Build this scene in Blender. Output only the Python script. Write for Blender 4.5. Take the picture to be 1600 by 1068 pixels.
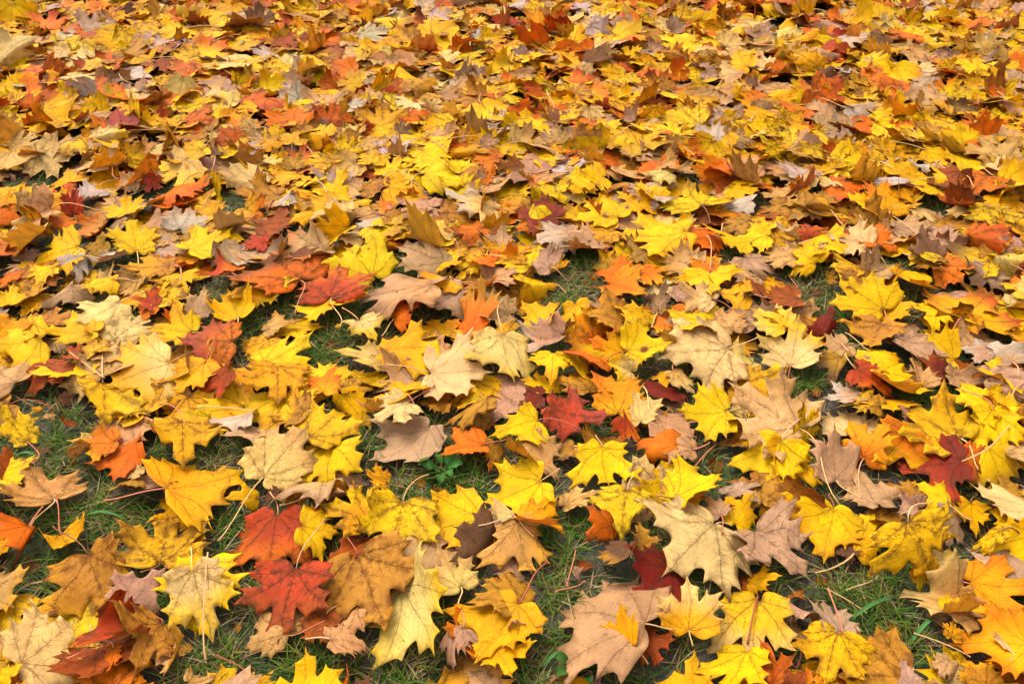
import bpy, math, random
import numpy as np
from mathutils import Vector
from mathutils.geometry import delaunay_2d_cdt

for o in list(bpy.data.objects): bpy.data.objects.remove(o)
scene = bpy.context.scene
COL = scene.collection

# ------------------------------------------------------------------ camera
cam_data = bpy.data.cameras.new('camera'); cam = bpy.data.objects.new('camera', cam_data); COL.objects.link(cam)
cam.location = (0, 0, 1.1); cam.rotation_euler = (0.90791, 0, 0)
cam_data.sensor_width = 36; cam_data.lens = 30.375; cam_data.clip_start = .05; cam_data.clip_end = 500
cam_data.dof.use_dof = False
scene.camera = cam

# ------------------------------------------------------------------ overcast daylight
SUN_EL, SUN_AZ = math.radians(58), math.radians(-35)      # azimuth from +Y towards +X
world = bpy.data.worlds.new('World'); scene.world = world; world.use_nodes = True
wn = world.node_tree; wn.nodes.clear()
sky = wn.nodes.new('ShaderNodeTexSky'); sky.sky_type = 'NISHITA'; sky.sun_disc = False
sky.sun_elevation = SUN_EL; sky.sun_rotation = SUN_AZ
sky.air_density = 1.0; sky.dust_density = 4.0; sky.ozone_density = 1.0
hs = wn.nodes.new('ShaderNodeHueSaturation'); hs.inputs['Saturation'].default_value = .06     # cloud veil: nearly colourless
bgn = wn.nodes.new('ShaderNodeBackground'); bgn.inputs['Strength'].default_value = .15
wo = wn.nodes.new('ShaderNodeOutputWorld')
wn.links.new(sky.outputs[0], hs.inputs['Color']); wn.links.new(hs.outputs[0], bgn.inputs[0]); wn.links.new(bgn.outputs[0], wo.inputs[0])
sun_d = bpy.data.lights.new('sun', 'SUN'); sun_d.energy = .8; sun_d.angle = math.radians(28); sun_d.color = (1, .90, .74)
sun = bpy.data.objects.new('sun', sun_d); COL.objects.link(sun)
sdir = Vector((math.cos(SUN_EL)*math.sin(SUN_AZ), math.cos(SUN_EL)*math.cos(SUN_AZ), math.sin(SUN_EL)))
sun.rotation_euler = sdir.to_track_quat('Z', 'Y').to_euler(); sun.location = sdir*20
vs = scene.view_settings; vs.view_transform = 'Standard'; vs.look = 'None'; vs.exposure = 1.72; vs.gamma = 1; vs.use_curve_mapping = False
scene.cycles.max_bounces = 5; scene.cycles.diffuse_bounces = 3; scene.cycles.transmission_bounces = 3
scene.cycles.use_denoising = True
scene.cycles.adaptive_threshold = .02

# ------------------------------------------------------------------ where each leaf lies (metres, radians), its colours and what it looks like
LEAVES = [
(-0.9039,1.2922,0.02,0.146,-0,-2.369,0.0882,1,'S','',1,(-0,-0,0,0,0,0),0,"rust-brown leaf above the small bright orange star leaf"),
(0.1997,0.8662,0.0189,0.815,0.164,-1.634,0.0476,0.932,'A','',1,(0.18,0.05,-0.24,-0.17,-0.27,-0.13),0,"small amber-brown leaf just above left of the large cream leaf with brown veins"),
(-0.2254,0.861,0.0293,-0.065,0.466,1.967,0.0635,0.866,'S','',1,(-0.12,0.09,0.24,-0.15,0.07,-0.2),0,"rust-brown leaf just above left of the large amber leaf with fine veins"),
(-0.2205,0.7418,0.0348,-0.249,0.47,2.164,0.0629,0.824,'T','',1,(-0.06,0.02,0.11,-0.02,-0.08,-0.08),0,"tan leaf just below left of the large amber leaf with fine veins"),
(0.1818,0.7145,0.0209,0.116,0.41,-2.73,0.0656,0.837,'S>R','',1,(0.07,-0,-0.08,-0.01,-0.13,0.03),0,"rust-brown leaf just right of the small folded golden leaf"),
(-0.3161,0.707,0.0244,-0.189,0,0.994,0.0689,1,'T','',1,(-0,-0.02,0,0,0,0),0,"tan leaf just below left of the red leaf with brown centre"),
(-0.6592,0.6827,0.0269,-0.107,-0.369,1.204,0.0592,0.863,'G','',1,(-0.04,-0.07,0.08,0.06,0.07,0.14),0,"small golden leaf just left of the big cream leaf with pink stalk"),
(-0.8195,1.3025,0.0236,0.282,0.462,1.172,0.0695,0.907,'S>R','',2,(0.1,-0.04,-0.09,0.08,-0.21,0.08),0,"rust-brown leaf just below the smooth cream-yellow leaf"),
(-0.941,1.2397,0.0243,-0.141,0,0.919,0.0875,1,'T','',2,(-0,-0.01,0,0,0,0),0,"tan leaf above left of the small bright orange star leaf"),
(0.2908,1.2334,0.0217,0.451,0,2.624,0.0813,1,'D','',2,(0.01,-0.03,0,0,0,0),0,"dark red leaf just below left of the drooping cream leaf"),
(-0.028,1.0801,0.0297,-0.031,-0.627,2.993,0.0631,0.722,'A>O','',2,(0.08,0.04,-0.02,0,-0.27,-0.1),0,"amber-brown leaf just right of the orange leaf beside green weed"),
(-0.7296,1.064,0.0379,-0.593,0.397,2.387,0.0484,0.917,'A','f',2,(-0.22,-0.02,0.25,-0.03,0.02,-0.12),0,"dry rolled brown scrap of leaf lying alone in the grass"),
(-0.21,1.0032,0.0231,0.645,0.173,1.486,0.0516,0.97,'G','',2,(0.05,-0.01,-0.04,-0.06,-0.09,-0.07),0,"small golden leaf below right of the bright yellow leaf with raised lobes"),
(-0.8409,0.9998,0.0306,0.178,1.056,0.426,0.0704,0.741,'S','',2,(0.05,0.17,-0.04,-0.13,-0.13,-0.27),0,"rust-brown leaf just above left of the peach-tan leaf on grass"),
(-0.8692,0.9966,0.0224,0.427,0,-1.962,0.0825,1,'Y','',2,(-0.01,-0.02,0,0,0,0),0,"bright yellow leaf just left of the peach-tan leaf on grass"),
(-0.4224,0.9677,0.0229,0.66,-0.35,1.988,0.0482,0.975,'G','',2,(-0.13,0.12,0.17,-0.24,0.15,-0.26),0,"small golden leaf just below right of the golden leaf with black-dotted veins"),
(0.6955,0.9232,0.047,-0.509,-0.44,2.972,0.0748,0.712,'K','',2,(0.07,-0.04,0.04,0.09,-0.1,0.18),0,"pinkish-brown leaf just above right of the big yellow leaf with brown veins"),
(-0.0445,0.8472,0.0158,0.616,0.05,1.083,0.0823,1.013,'B','',2,(-0.06,0.08,0.14,-0.16,0.17,-0.11),0,"dark brown leaf right of the broad yellow leaf with brown blotch"),
(-0.0148,0.8468,0.024,-0.097,-0.285,-2.445,0.0555,0.867,'K','',2,(-0.06,0.11,0.18,-0.24,0.09,-0.19),0,"small pinkish-brown leaf above left of the big plain tan leaf"),
(0.6154,0.8273,0.0336,-0.437,-0.495,2.995,0.0466,0.79,'y','',2,(-0.04,0.02,0.28,-0.08,0.05,-0.01),0,"small dull yellow leaf just below the big yellow leaf with brown veins"),
(0.3535,0.795,0.0223,0.683,-0.201,-1.803,0.0531,0.864,'G','f',2,(0.07,0.08,-0.12,-0.22,-0.16,-0.19),0,"small folded golden leaf right of the pale golden three-pointed leaf"),
(-0.7812,0.7716,0.0236,0.021,0.245,-1.824,0.0703,0.895,'T>G','',2,(0.09,-0.04,-0.15,0.07,-0.15,0.07),0,"tan leaf above left of the big cream leaf with pink stalk"),
(-0.2675,0.7391,0.0234,0.152,-0.034,2.763,0.0618,0.889,'S','',2,(-0.02,-0.04,0.05,0.07,0.01,0.06),0,"small rust-brown leaf just below right of the red leaf with brown centre"),
(-0.0091,0.7206,0.0195,0.544,-0.54,-1.656,0.0673,0.922,'K','',2,(0.19,0.17,-0.22,-0.2,-0.23,-0.2),0,"pinkish-brown leaf left of the big plain tan leaf"),
(-0.0453,0.7033,0.0144,0.806,0.089,1.795,0.0696,1.129,'O','',2,(0.03,0.03,-0.03,-0.1,-0.02,-0.09),0,"orange leaf below right of the large amber leaf with fine veins"),
(0.4052,0.7021,0.0241,-0.237,0.221,-0.016,0.048,0.76,'K','',2,(0.13,0.17,-0.08,-0.29,-0.21,-0.21),0,"small pinkish-brown leaf just above left of the yellow leaf with dark forked veins"),
(-0.5741,0.6831,0.0224,0.439,0,-2.813,0.0799,1,'S','',2,(0,-0.01,0,0,0,0),0,"rust-brown leaf just below the folded orange-red leaf"),
(0.6035,0.6681,0.0228,0.246,-0.285,2.415,0.0458,0.691,'K','',2,(0.01,-0,0.11,-0.01,-0.13,-0.02),0,"small pinkish-brown leaf just below left of the orange-gold leaf"),
(-0.6676,0.6584,0.0228,0.312,0.251,-0.844,0.0849,1.297,'P','v',2,(-0.04,0.01,0.06,-0.03,0.07,-0.02),0,"big cream leaf with pink stalk in the lower corner, lobes spread wide"),
(0.6377,0.6301,0.023,-0.162,0.09,0.405,0.0491,0.914,'A>G','',2,(0.09,0.05,-0.11,-0.13,-0.17,-0.1),0,"small amber-brown leaf just below left of the orange-gold leaf"),
(0.3715,0.6204,0.0317,-0.404,-0.337,-0.654,0.0505,0.789,'S','',2,(0.03,-0.06,0.02,0,-0.1,0.07),0,"small rust-brown leaf just below left of the yellow leaf with dark forked veins"),
(-0.9801,2.0323,0.0277,-0.072,-0.303,1.879,0.0645,1.036,'K>O','',3,(-0.16,0.01,0.26,-0.11,0.29,-0.07),0,"pinkish-brown leaf above right of the big bright yellow leaf with speckles"),
(-1.1476,1.9496,0.026,0.321,0.108,0.109,0.0987,0.979,'O>R','',3,(0.01,0.11,-0.02,-0.15,-0.03,-0.17),0,"orange leaf just above right of the long tan folded leaf"),
(-0.1608,1.8598,0.0401,-0.272,0.103,-1.483,0.1095,1.12,'A>G','',3,(-0.09,0.04,0.26,-0.11,0.25,-0.04),0,"large amber-brown leaf just below the pale cream leaf shaped like a bird"),
(-1.2708,1.859,0.0181,0.489,-0.024,-0.146,0.101,0.865,'O>G','',3,(0.05,-0.02,-0.14,0.15,-0.17,0.08),0,"orange leaf just above left of the long tan folded leaf"),
(-1.0811,1.85,0.0323,-0.292,0.026,2.643,0.0723,0.95,'O>R','',3,(-0.03,0.01,-0.01,0.02,-0.02,-0.05),0,"orange leaf just above the big bright yellow leaf with speckles"),
(-0.2992,1.8377,0.0439,-0.368,0.069,-1.848,0.0933,0.944,'A>V','m',3,(0.1,0.1,0,-0.2,-0.02,-0.06),0,"mottled amber-brown leaf just above the large grey-brown leaf"),
(-0.7995,1.8052,0.0228,0.247,0.415,-0.175,0.0946,0.961,'W>K','',3,(-0.12,0.01,0.14,0.08,0.17,-0.05),0,"pale grey leaf below left of the tan-amber leaf with dark netted veins"),
(-0.9522,1.7405,0.0398,-0.401,-0.056,2.149,0.0746,1.036,'A','',3,(-0.1,-0.08,0.01,0.16,0.04,0.09),0,"amber-brown leaf just right of the big bright yellow leaf with speckles"),
(-0.8929,1.6972,0.0361,-0.28,0.185,2.032,0.0884,0.911,'W>K','f',3,(0.05,0.02,-0.14,-0.02,-0.29,-0.06),0,"folded pale grey leaf just right of the big bright yellow leaf with speckles"),
(-0.9867,1.6636,0.0358,-0.329,-0.196,-2.78,0.0765,0.445,'W>K','f',3,(0.1,0.11,0.07,-0.05,-0.29,-0.09),0,"folded pale grey leaf just below right of the big bright yellow leaf with speckles"),
(-0.4077,1.6566,0.0274,-0.138,-0.013,1.931,0.0637,1.005,'P','',3,(0.07,0.04,-0.13,-0.13,-0.13,-0.15),0,"pale cream leaf just above left of the crimson star leaf with long red stalk"),
(-0.7363,1.6055,0.0352,-0.292,0.062,-2.759,0.0833,0.757,'V','',3,(-0.03,0.2,0.11,-0.27,-0.03,-0.28),0,"olive-yellow leaf just above the rusty orange leaf with purple blotches"),
(-1.0661,1.4886,0.0274,0.075,0.187,0.086,0.062,0.828,'Y','',3,(-0.1,0.08,0.19,-0.09,0.09,-0.21),0,"bright yellow leaf just below left of the big bright yellow leaf with speckles"),
(-0.5063,1.4153,0.0276,0.083,-0.063,-1.132,0.0703,0.982,'T>A','',3,(0.13,0.08,-0.23,-0.17,-0.23,-0.16),0,"tan leaf just below the orange leaf with dark lower edge"),
(0.6286,1.3919,0.0248,0.439,-0.146,-0.599,0.078,0.547,'D','f',3,(-0.1,0.11,0.26,-0.12,0.01,-0.15),0,"folded dark red leaf just above right of the pale greenish-yellow star leaf"),
(-1.0274,1.3603,0.0249,0.399,0.144,-0.798,0.0854,1.009,'G>O','',3,(0.09,0.04,-0.2,-0.06,-0.18,-0.08),0,"golden leaf left of the smooth cream-yellow leaf"),
(0.6695,1.3531,0.0355,-0.388,-0.054,1.756,0.0645,0.904,'K>T','',3,(-0.2,0.19,0.21,-0.21,0.14,-0.26),0,"pinkish-brown leaf just below right of the pale greenish-yellow star leaf"),
(0.2231,1.3427,0.0234,0.458,-0.292,1.508,0.0735,1.184,'G>O','',3,(0.06,0.1,-0.11,-0.22,-0.05,-0.25),0,"golden leaf just left of the yellow leaf with round brown spot"),
(-0.2488,1.3342,0.0282,0.18,0.146,1.616,0.0992,1.003,'P>V','',3,(0.1,0.1,-0.16,-0.15,-0.2,-0.18),(-0.278,1.33,0.03),"greenish cream leaf over open grass near two lobes pointing left"),
(0.6476,1.3272,0.0277,-0.163,0.176,2.619,0.0776,0.705,'A>B','f',3,(-0.11,0.16,0.19,-0.24,0.16,-0.25),0,"folded amber-brown leaf just above left of the crumpled bright red-orange leaf"),
(0.125,1.3125,0.0396,-0.243,-0.614,-2.818,0.0676,0.764,'V','',3,(-0.13,0.1,0.3,-0.04,0.13,-0.14),0,"olive-yellow leaf just above the red leaf with purple tip"),
(-0.593,1.2861,0.0371,-0.255,0.213,2.771,0.0965,0.827,'G','',3,(0.01,0.01,-0,0.01,-0.1,0.03),0,"golden leaf just above left of the pale grey curled leaf with red stalk"),
(0.3112,1.2736,0.0275,-0.118,-0.156,-2.678,0.0667,0.917,'T>P','',3,(-0.11,-0.02,0.26,0.01,0.19,0.03),0,"tan leaf just below the drooping cream leaf"),
(0.8303,1.2692,0.0272,0.454,0.073,1.058,0.064,0.984,'D>S','',3,(-0.05,0.05,0.11,-0.12,0.1,-0.14),0,"dark red leaf just above the blotchy yellow leaf with brown veins"),
(-0.5348,1.2578,0.0447,-0.507,0.061,2.129,0.0712,1.225,'S>R','f',3,(-0.01,0.07,-0.1,-0.1,-0.09,-0.19),0,"folded rust-brown leaf just above the pale grey curled leaf with red stalk"),
(-0.1736,1.2492,0.0282,-0.078,0.107,1.707,0.0991,0.972,'K>A','',3,(-0.06,0.02,0.1,-0.02,0.11,-0.03),0,"pinkish-brown leaf just below right of the greenish cream leaf over open grass"),
(-0.7674,1.2298,0.0447,-0.007,-0.682,-2.854,0.1385,0.653,'Y>V','m',3,(0.04,0.04,-0.15,0.13,-0.11,-0.16),0,"large mottled bright yellow leaf just above the small bright orange star leaf"),
(-0.3125,1.2234,0.0305,-0.368,-0.049,-1.529,0.0525,0.994,'A>G','',3,(0.12,0.1,-0.14,-0.27,-0.15,-0.25),0,"small amber-brown leaf just above right of the bright yellow leaf with raised lobes"),
(-0.3529,1.2104,0.026,0.325,-0.429,-0.144,0.0734,0.848,'G>O','',3,(0.11,0.03,-0.16,-0.04,-0.26,-0.02),0,"golden leaf just below left of the greenish cream leaf over open grass"),
(0.6865,1.2062,0.0257,0.397,0,-3.246,0.0814,1,'G','',3,(-0.01,-0.03,0,0,0,0),0,"golden leaf just below right of the crumpled bright red-orange leaf"),
(0.0566,1.2057,0.0301,-0.317,0.216,1.646,0.0571,0.953,'D>B','',3,(-0.04,0.05,0.07,-0.13,-0.02,-0.16),0,"small dark red leaf just left of the red leaf with purple tip"),
(0.6467,1.2042,0.0275,0.066,0.256,1.513,0.0674,0.959,'K>W','',3,(-0,0.02,0.03,-0.06,-0.03,-0.06),0,"pinkish-brown leaf just left of the crumpled bright red-orange leaf"),
(0.6657,1.1585,0.0332,-0.307,0.185,1.121,0.0713,0.963,'A>V','',3,(-0.15,0.12,0.21,-0.2,0.17,-0.25),0,"amber-brown leaf just below left of the crumpled bright red-orange leaf"),
(-0.3744,1.1568,0.0348,-0.328,-0.072,1.435,0.0732,1.051,'A>G','m',3,(-0.12,-0.03,0.15,0,0.19,-0.02),0,"mottled amber-brown leaf just above the tan-cream leaf with long curved stalk"),
(-0.0581,1.1549,0.0287,-0.16,-0.338,-3.064,0.0636,0.773,'A>S','',3,(-0.04,0.12,0.18,-0.19,0,-0.2),0,"amber-brown leaf just above right of the orange leaf beside green weed"),
(-0.1499,1.1225,0.0316,0.017,0.297,2.196,0.1237,0.919,'K','',3,(-0.02,0.11,0.04,-0.17,0.02,-0.2),(-0.12,1.08,0.03),"large pinkish-brown leaf left of the orange leaf beside green weed"),
(-0.4511,1.1169,0.0251,0.511,0.25,2.093,0.0661,0.982,'K','',3,(0.02,0.1,0.03,-0.23,-0.01,-0.24),0,"pinkish-brown leaf just below right of the pale grey curled leaf with red stalk"),
(-0.863,1.1054,0.0205,0.497,0.226,0.874,0.0877,0.73,'Y>y','m',3,(0.01,0.1,0.05,-0.13,-0.04,-0.11),(-0.806,1.019,0.03),"mottled bright yellow leaf above the peach-tan leaf on grass"),
(0.4202,1.0889,0.0366,-0.385,0.21,1.239,0.068,0.992,'A','f',3,(-0.22,0.04,0.29,-0.08,0.27,-0.13),0,"folded amber-brown leaf just below left of the folded cream leaf with long straight stalk"),
(0.506,1.084,0.0219,0.314,0.844,-0.522,0.0917,0.691,'y>Y','m',3,(0.06,0.01,-0.03,0.09,-0.19,-0.02),0,"mottled dull yellow leaf just right of the folded cream leaf with long straight stalk"),
(0.1061,1.0788,0.031,-0.253,0.314,1.973,0.0578,0.915,'A>B','',3,(-0.03,0.05,0.05,-0.1,-0.06,-0.13),0,"small amber-brown leaf just below left of the red leaf with purple tip"),
(0.0083,1.0655,0.0403,-0.276,-0.27,-2.12,0.1056,0.621,'T>K','f',3,(0.13,0.01,-0.11,-0.01,-0.21,0.03),0,"folded tan leaf just left of the smooth yellow leaf with blunt lobes"),
(0.7699,1.0407,0.0459,-0.625,0.045,-2.154,0.0613,1.125,'O>S','',3,(0.02,0.06,0.05,-0.21,0.09,-0.15),0,"small orange leaf just right of the large dark red leaf with brown stalk"),
(-0.6235,1.005,0.0289,-0.1,-0.585,1.113,0.0526,0.743,'P>T','',3,(0.01,0.09,0.13,-0.23,-0.1,-0.11),0,"small pale cream leaf just below right of the small bright orange star leaf"),
(0.6796,0.9672,0.0274,0.055,0.198,0.979,0.0647,0.98,'A','',3,(0.03,0.06,-0.03,-0.12,-0.07,-0.14),0,"amber-brown leaf just below left of the large dark red leaf with brown stalk"),
(0.3529,0.9671,0.0275,0.136,-0.544,-1.342,0.0682,0.945,'K','v',3,(-0.11,0.08,0.24,-0.16,0.12,-0.13),0,"dark-veined pinkish-brown leaf below the folded cream leaf with long straight stalk"),
(0.0863,0.9533,0.0274,0.3,-0.359,-1.242,0.0631,0.952,'T>P','',3,(0.01,0.06,-0,-0.13,-0.05,-0.13),0,"tan leaf just below left of the smooth yellow leaf with blunt lobes"),
(-0.7449,0.949,0.0342,-0.027,0.316,0.829,0.0953,1.117,'T>A','v',3,(0.05,0.18,-0.07,-0.26,-0.08,-0.29),(-0.76,0.895,0.03),"peach-tan leaf on grass at the left edge with a long pointed side lobe"),
(-0.1761,0.9418,0.0335,-0.147,-0.195,3.054,0.1053,0.946,'Y','m',3,(-0,-0.04,-0,0.1,-0.01,0.06),(-0.14,1.008,0.03),"broad yellow leaf with brown blotch beside the grass gap with a green weed"),
(0.163,0.9074,0.027,0.215,-0.768,2.184,0.0684,0.84,'O>S','',3,(-0.15,0.09,0.25,-0.1,0.21,-0.22),0,"orange leaf just below the smooth yellow leaf with blunt lobes"),
(-0.7183,0.8955,0.0277,0.289,0.022,-2.394,0.0752,0.814,'G','f',3,(0.04,-0.03,-0.07,0.05,-0.08,0.04),0,"folded golden leaf just below the peach-tan leaf on grass"),
(-0.7607,0.8948,0.0285,0.102,-0.452,3.164,0.0798,0.983,'O>S','f',3,(-0.03,-0.06,0.05,0.12,0.04,0.09),(-0.748,0.925,0.03),"folded orange leaf below the peach-tan leaf on grass"),
(-0.2223,0.8917,0.0257,0.313,0.283,0.512,0.0936,0.842,'G>Y','m',3,(0.06,-0.04,-0.07,0.07,-0.11,0.08),0,"mottled golden leaf just above left of the broad yellow leaf with brown blotch"),
(0.753,0.8691,0.0537,-0.66,0.756,1.896,0.0682,0.745,'y','m',3,(-0.1,-0.01,0.15,0.07,-0.11,0.05),0,"mottled dull yellow leaf right of the big yellow leaf with brown veins"),
(-0.6497,0.8407,0.0376,-0.127,0.245,-2.52,0.1315,0.783,'A>G','m',3,(-0.05,0,0.13,-0.01,0.09,0.04),(-0.726,0.898,0.03),"amber leaf with dark mottled veins lying on grass near the lower edge, stalk pointing up"),
(0.6435,0.8323,0.0272,0.289,-0.169,-1.809,0.0561,0.972,'P>V','',3,(-0.07,-0.02,0.13,0.01,0.1,-0.01),0,"small pale cream leaf just right of the big yellow leaf with brown veins"),
(-0.5324,0.8252,0.0286,0.035,0.297,0.203,0.0963,1.044,'G>A','m',3,(0.02,-0.01,-0.03,0.03,-0.03,0.02),(-0.552,0.801,0.03),"mottled golden leaf below left of the golden leaf with black-dotted veins"),
(0.2423,0.8228,0.0279,0.023,-0.284,2.356,0.0859,0.948,'D','',3,(-0.05,0.05,0.08,-0.08,0.09,-0.09),0,"glossy dark red leaf half hidden under a large cream leaf"),
(0.6765,0.7865,0.0281,0.208,-0.02,-1.762,0.0938,0.973,'G>O','',3,(0.01,-0.01,-0.02,0.02,-0.02,0.01),(0.63,0.792,0.03),"golden leaf above the orange-gold leaf"),
(0.0094,0.7662,0.0271,0.333,0.354,1.042,0.0541,0.934,'O','',3,(-0.07,0.03,0.17,-0.11,0.13,-0.1),0,"small orange leaf left of the big plain tan leaf"),
(0.3552,0.7584,0.0343,-0.003,0.382,2.842,0.111,0.866,'V>P','',3,(-0.02,-0.04,0.06,0.06,0.06,0.12),(0.327,0.688,0.03),"large olive-yellow leaf below right of the pale golden three-pointed leaf"),
(0.0092,0.7479,0.0337,-0.161,0.346,0.975,0.0746,0.921,'A','',3,(-0,-0.07,0.01,0.12,-0.04,0.1),0,"amber-brown leaf left of the big plain tan leaf"),
(0.4235,0.7344,0.032,-0.235,0.398,0.522,0.0607,0.783,'K>W','f',3,(0.15,0.08,-0.19,-0.14,-0.26,-0.14),0,"small folded pinkish-brown leaf right of the pale golden three-pointed leaf"),
(0.1853,0.7088,0.0486,-0.274,0.131,1.111,0.1393,1.209,'K','',3,(-0.02,-0,0,0.02,0,-0.03),(0.227,0.706,0.03),"big plain tan leaf with broad lobes spread on grass"),
(-0.0673,0.7048,0.0355,-0.24,0.511,2.871,0.065,0.734,'K','',3,(-0.1,0.1,0.22,-0.16,0.07,-0.19),0,"pinkish-brown leaf below right of the large amber leaf with fine veins"),
(0.4582,0.7033,0.03,-0.106,0.381,0.075,0.0658,0.888,'K','',3,(0.02,-0.05,-0.01,0.09,-0.07,0.07),(0.466,0.781,0.03),"pinkish-brown leaf just above the yellow leaf with dark forked veins"),
(-0.4675,0.695,0.0273,0.25,0.506,-3.033,0.0581,0.622,'T','f',3,(-0.12,0.27,0.14,-0.27,0.08,-0.29),0,"small folded tan leaf just below left of the pale yellow star leaf on yellow"),
(-0.2479,0.6828,0.0498,-0.661,-0.409,-1.414,0.0642,1.041,'T','',3,(0.04,0.05,0.05,-0.18,0.01,-0.07),0,"tan leaf just below the large amber leaf with fine veins"),
(-0.5476,0.6765,0.029,-0.111,0.643,-2.973,0.0447,0.823,'O','',3,(-0.02,-0.03,0.09,0.01,-0.1,0),0,"small orange leaf just below the folded orange-red leaf"),
(0.7276,0.6715,0.0253,0.427,0,2.081,0.078,1,'P','',3,(0,-0.01,0,0,0,0),0,"pale cream leaf just below right of the orange-gold leaf"),
(-0.4302,0.6277,0.0349,-0.633,-0.128,-0.934,0.0403,0.908,'T','',3,(-0,0.12,0.06,-0.29,-0.03,-0.3),0,"small tan leaf below the pale yellow star leaf on yellow"),
(0.2432,0.6115,0.0274,-0.048,0.074,-0.028,0.0643,0.888,'G','',3,(0.13,0.15,-0.18,-0.24,-0.21,-0.22),0,"golden leaf below the pale golden three-pointed leaf"),
(0.3883,0.6064,0.0246,0.674,0.773,-0.186,0.0458,0.896,'G>O','',3,(0.04,0.04,0.05,-0.13,-0.09,-0.1),0,"small golden leaf just below left of the yellow leaf with dark forked veins"),
(0.2457,2.0686,0.0321,-0.08,-0.157,1.763,0.0951,1.026,'G>Y','',4,(0.02,0.19,-0.06,-0.29,-0.04,-0.3),0,"golden leaf above right of the dark maroon leaf with orange patch"),
(-0.7976,2.0366,0.044,-0.384,0.022,1.889,0.0891,1.051,'O>G','',4,(0.03,0.12,-0.24,-0.18,-0.2,-0.22),0,"orange leaf left of the tan-amber leaf with dark netted veins"),
(-1.1048,1.9801,0.0324,-0.23,0.2,-0.858,0.0743,1.047,'W','f',4,(0.1,0.09,-0.17,-0.19,-0.12,-0.2),0,"folded pale grey leaf above right of the long tan folded leaf"),
(-0.5914,1.9564,0.0269,0.277,-0.106,1.62,0.1212,0.99,'A','v',4,(-0.05,0.04,0.12,-0.05,0.15,-0.03),0,"tan-amber leaf with dark netted veins beside yellow leaves in the upper half"),
(-0.4531,1.9135,0.0323,-0.102,0.021,1.596,0.1097,1.019,'G','',4,(0.05,-0.06,-0.08,0.12,-0.09,0.13),0,"large golden leaf just right of the tan-amber leaf with dark netted veins"),
(-0.3001,1.9072,0.0313,0.291,-0.317,1.84,0.0616,1.051,'O>A','',4,(-0.01,0.05,-0.02,-0.18,0.06,-0.24),0,"small orange leaf just above left of the large grey-brown leaf"),
(-1.1103,1.896,0.024,0.417,-0.408,1.499,0.0776,1.018,'G','',4,(0,0.11,0.07,-0.26,0.16,-0.1),0,"golden leaf just above right of the long tan folded leaf"),
(-0.9528,1.8745,0.0318,0.228,-0.23,0.341,0.0847,0.926,'Y','',4,(0.07,-0.02,-0.1,0.03,-0.14,0.06),0,"bright yellow leaf right of the long tan folded leaf"),
(-1.1254,1.8688,0.0529,-0.377,0.146,2.188,0.1171,1.128,'T>P','f',4,(-0.09,0.07,-0.08,-0.07,-0.07,-0.15),0,"long tan folded leaf beside orange leaves near the left edge"),
(-0.9921,1.8423,0.0323,-0.23,0.111,2.142,0.0893,0.978,'T>O','f',4,(-0.07,0.06,0.11,-0.1,0.1,-0.11),0,"folded tan leaf just above right of the big bright yellow leaf with speckles"),
(0.1094,1.841,0.0286,0.24,-0.189,1.39,0.1077,1.101,'D>S','',4,(0.01,0.07,-0.03,-0.12,0.03,-0.11),0,"dark maroon leaf with orange patch among brown leaves in the middle"),
(-0.3883,1.8064,0.0399,-0.272,0.214,2.053,0.1041,0.795,'Y','f',4,(-0,0.03,-0,-0.01,-0.2,-0.03),0,"folded bright yellow leaf just above the crimson star leaf with long red stalk"),
(0.4836,1.7751,0.032,0.137,-0.246,2.019,0.091,1.036,'O','',4,(-0.01,0.09,0.01,-0.16,0.04,-0.19),0,"orange leaf just right of the wide yellow leaf with tan curled base"),
(0.6077,1.7682,0.0317,-0.246,-0.094,1.497,0.0775,1.006,'Y','',4,(-0.06,0.21,0.06,-0.29,0.06,-0.29),0,"bright yellow leaf above the golden star leaf with dark centre"),
(0.8403,1.7666,0.0415,-0.369,-0.003,-2.444,0.0846,0.98,'O','',4,(-0.08,0.14,0.21,-0.21,0.24,-0.16),0,"orange leaf just left of the purplish-brown leaf"),
(-0.0186,1.7089,0.0332,0.028,-0.668,0.752,0.066,0.871,'K','',4,(-0.14,0.08,0.23,-0.19,0.29,-0.02),0,"pinkish-brown leaf just below left of the dark maroon leaf with orange patch"),
(1.1567,1.6862,0.017,0.652,0.214,0.229,0.0841,0.869,'K','',4,(-0.06,0,0.27,0.04,0.2,0.14),0,"pinkish-brown leaf above the golden leaf with red-orange tip"),
(0.9639,1.6552,0.0283,0.356,0.019,1.003,0.0876,1.005,'B>K','f',4,(-0.07,-0.07,0.17,0.09,0.19,0.13),0,"purplish-brown leaf beside a dark hole among yellow leaves"),
(-0.6115,1.6301,0.0317,0.112,0.109,1.999,0.0769,0.984,'O>R','',4,(-0.18,0.12,0.24,-0.17,0.24,-0.18),0,"orange leaf just left of the orange leaf with dark lower edge"),
(0.2863,1.6174,0.0315,0.062,-0.12,-1.382,0.0681,0.972,'O>G','',4,(-0.12,0.03,0.22,-0.07,0.16,-0.09),0,"orange leaf just above right of the orange-gold star leaf above dark grass"),
(0.2505,1.6173,0.0316,-0.142,-0.071,1.007,0.072,0.968,'O','',4,(-0.17,0.09,0.25,-0.17,0.26,-0.16),0,"orange leaf just above left of the orange-gold star leaf above dark grass"),
(-0.8291,1.6039,0.032,-0.065,0.242,2.429,0.0894,0.953,'T','f',4,(-0.08,0.03,0.15,-0.06,0.12,-0.06),0,"folded tan leaf just above right of the smooth cream-yellow leaf"),
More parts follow.
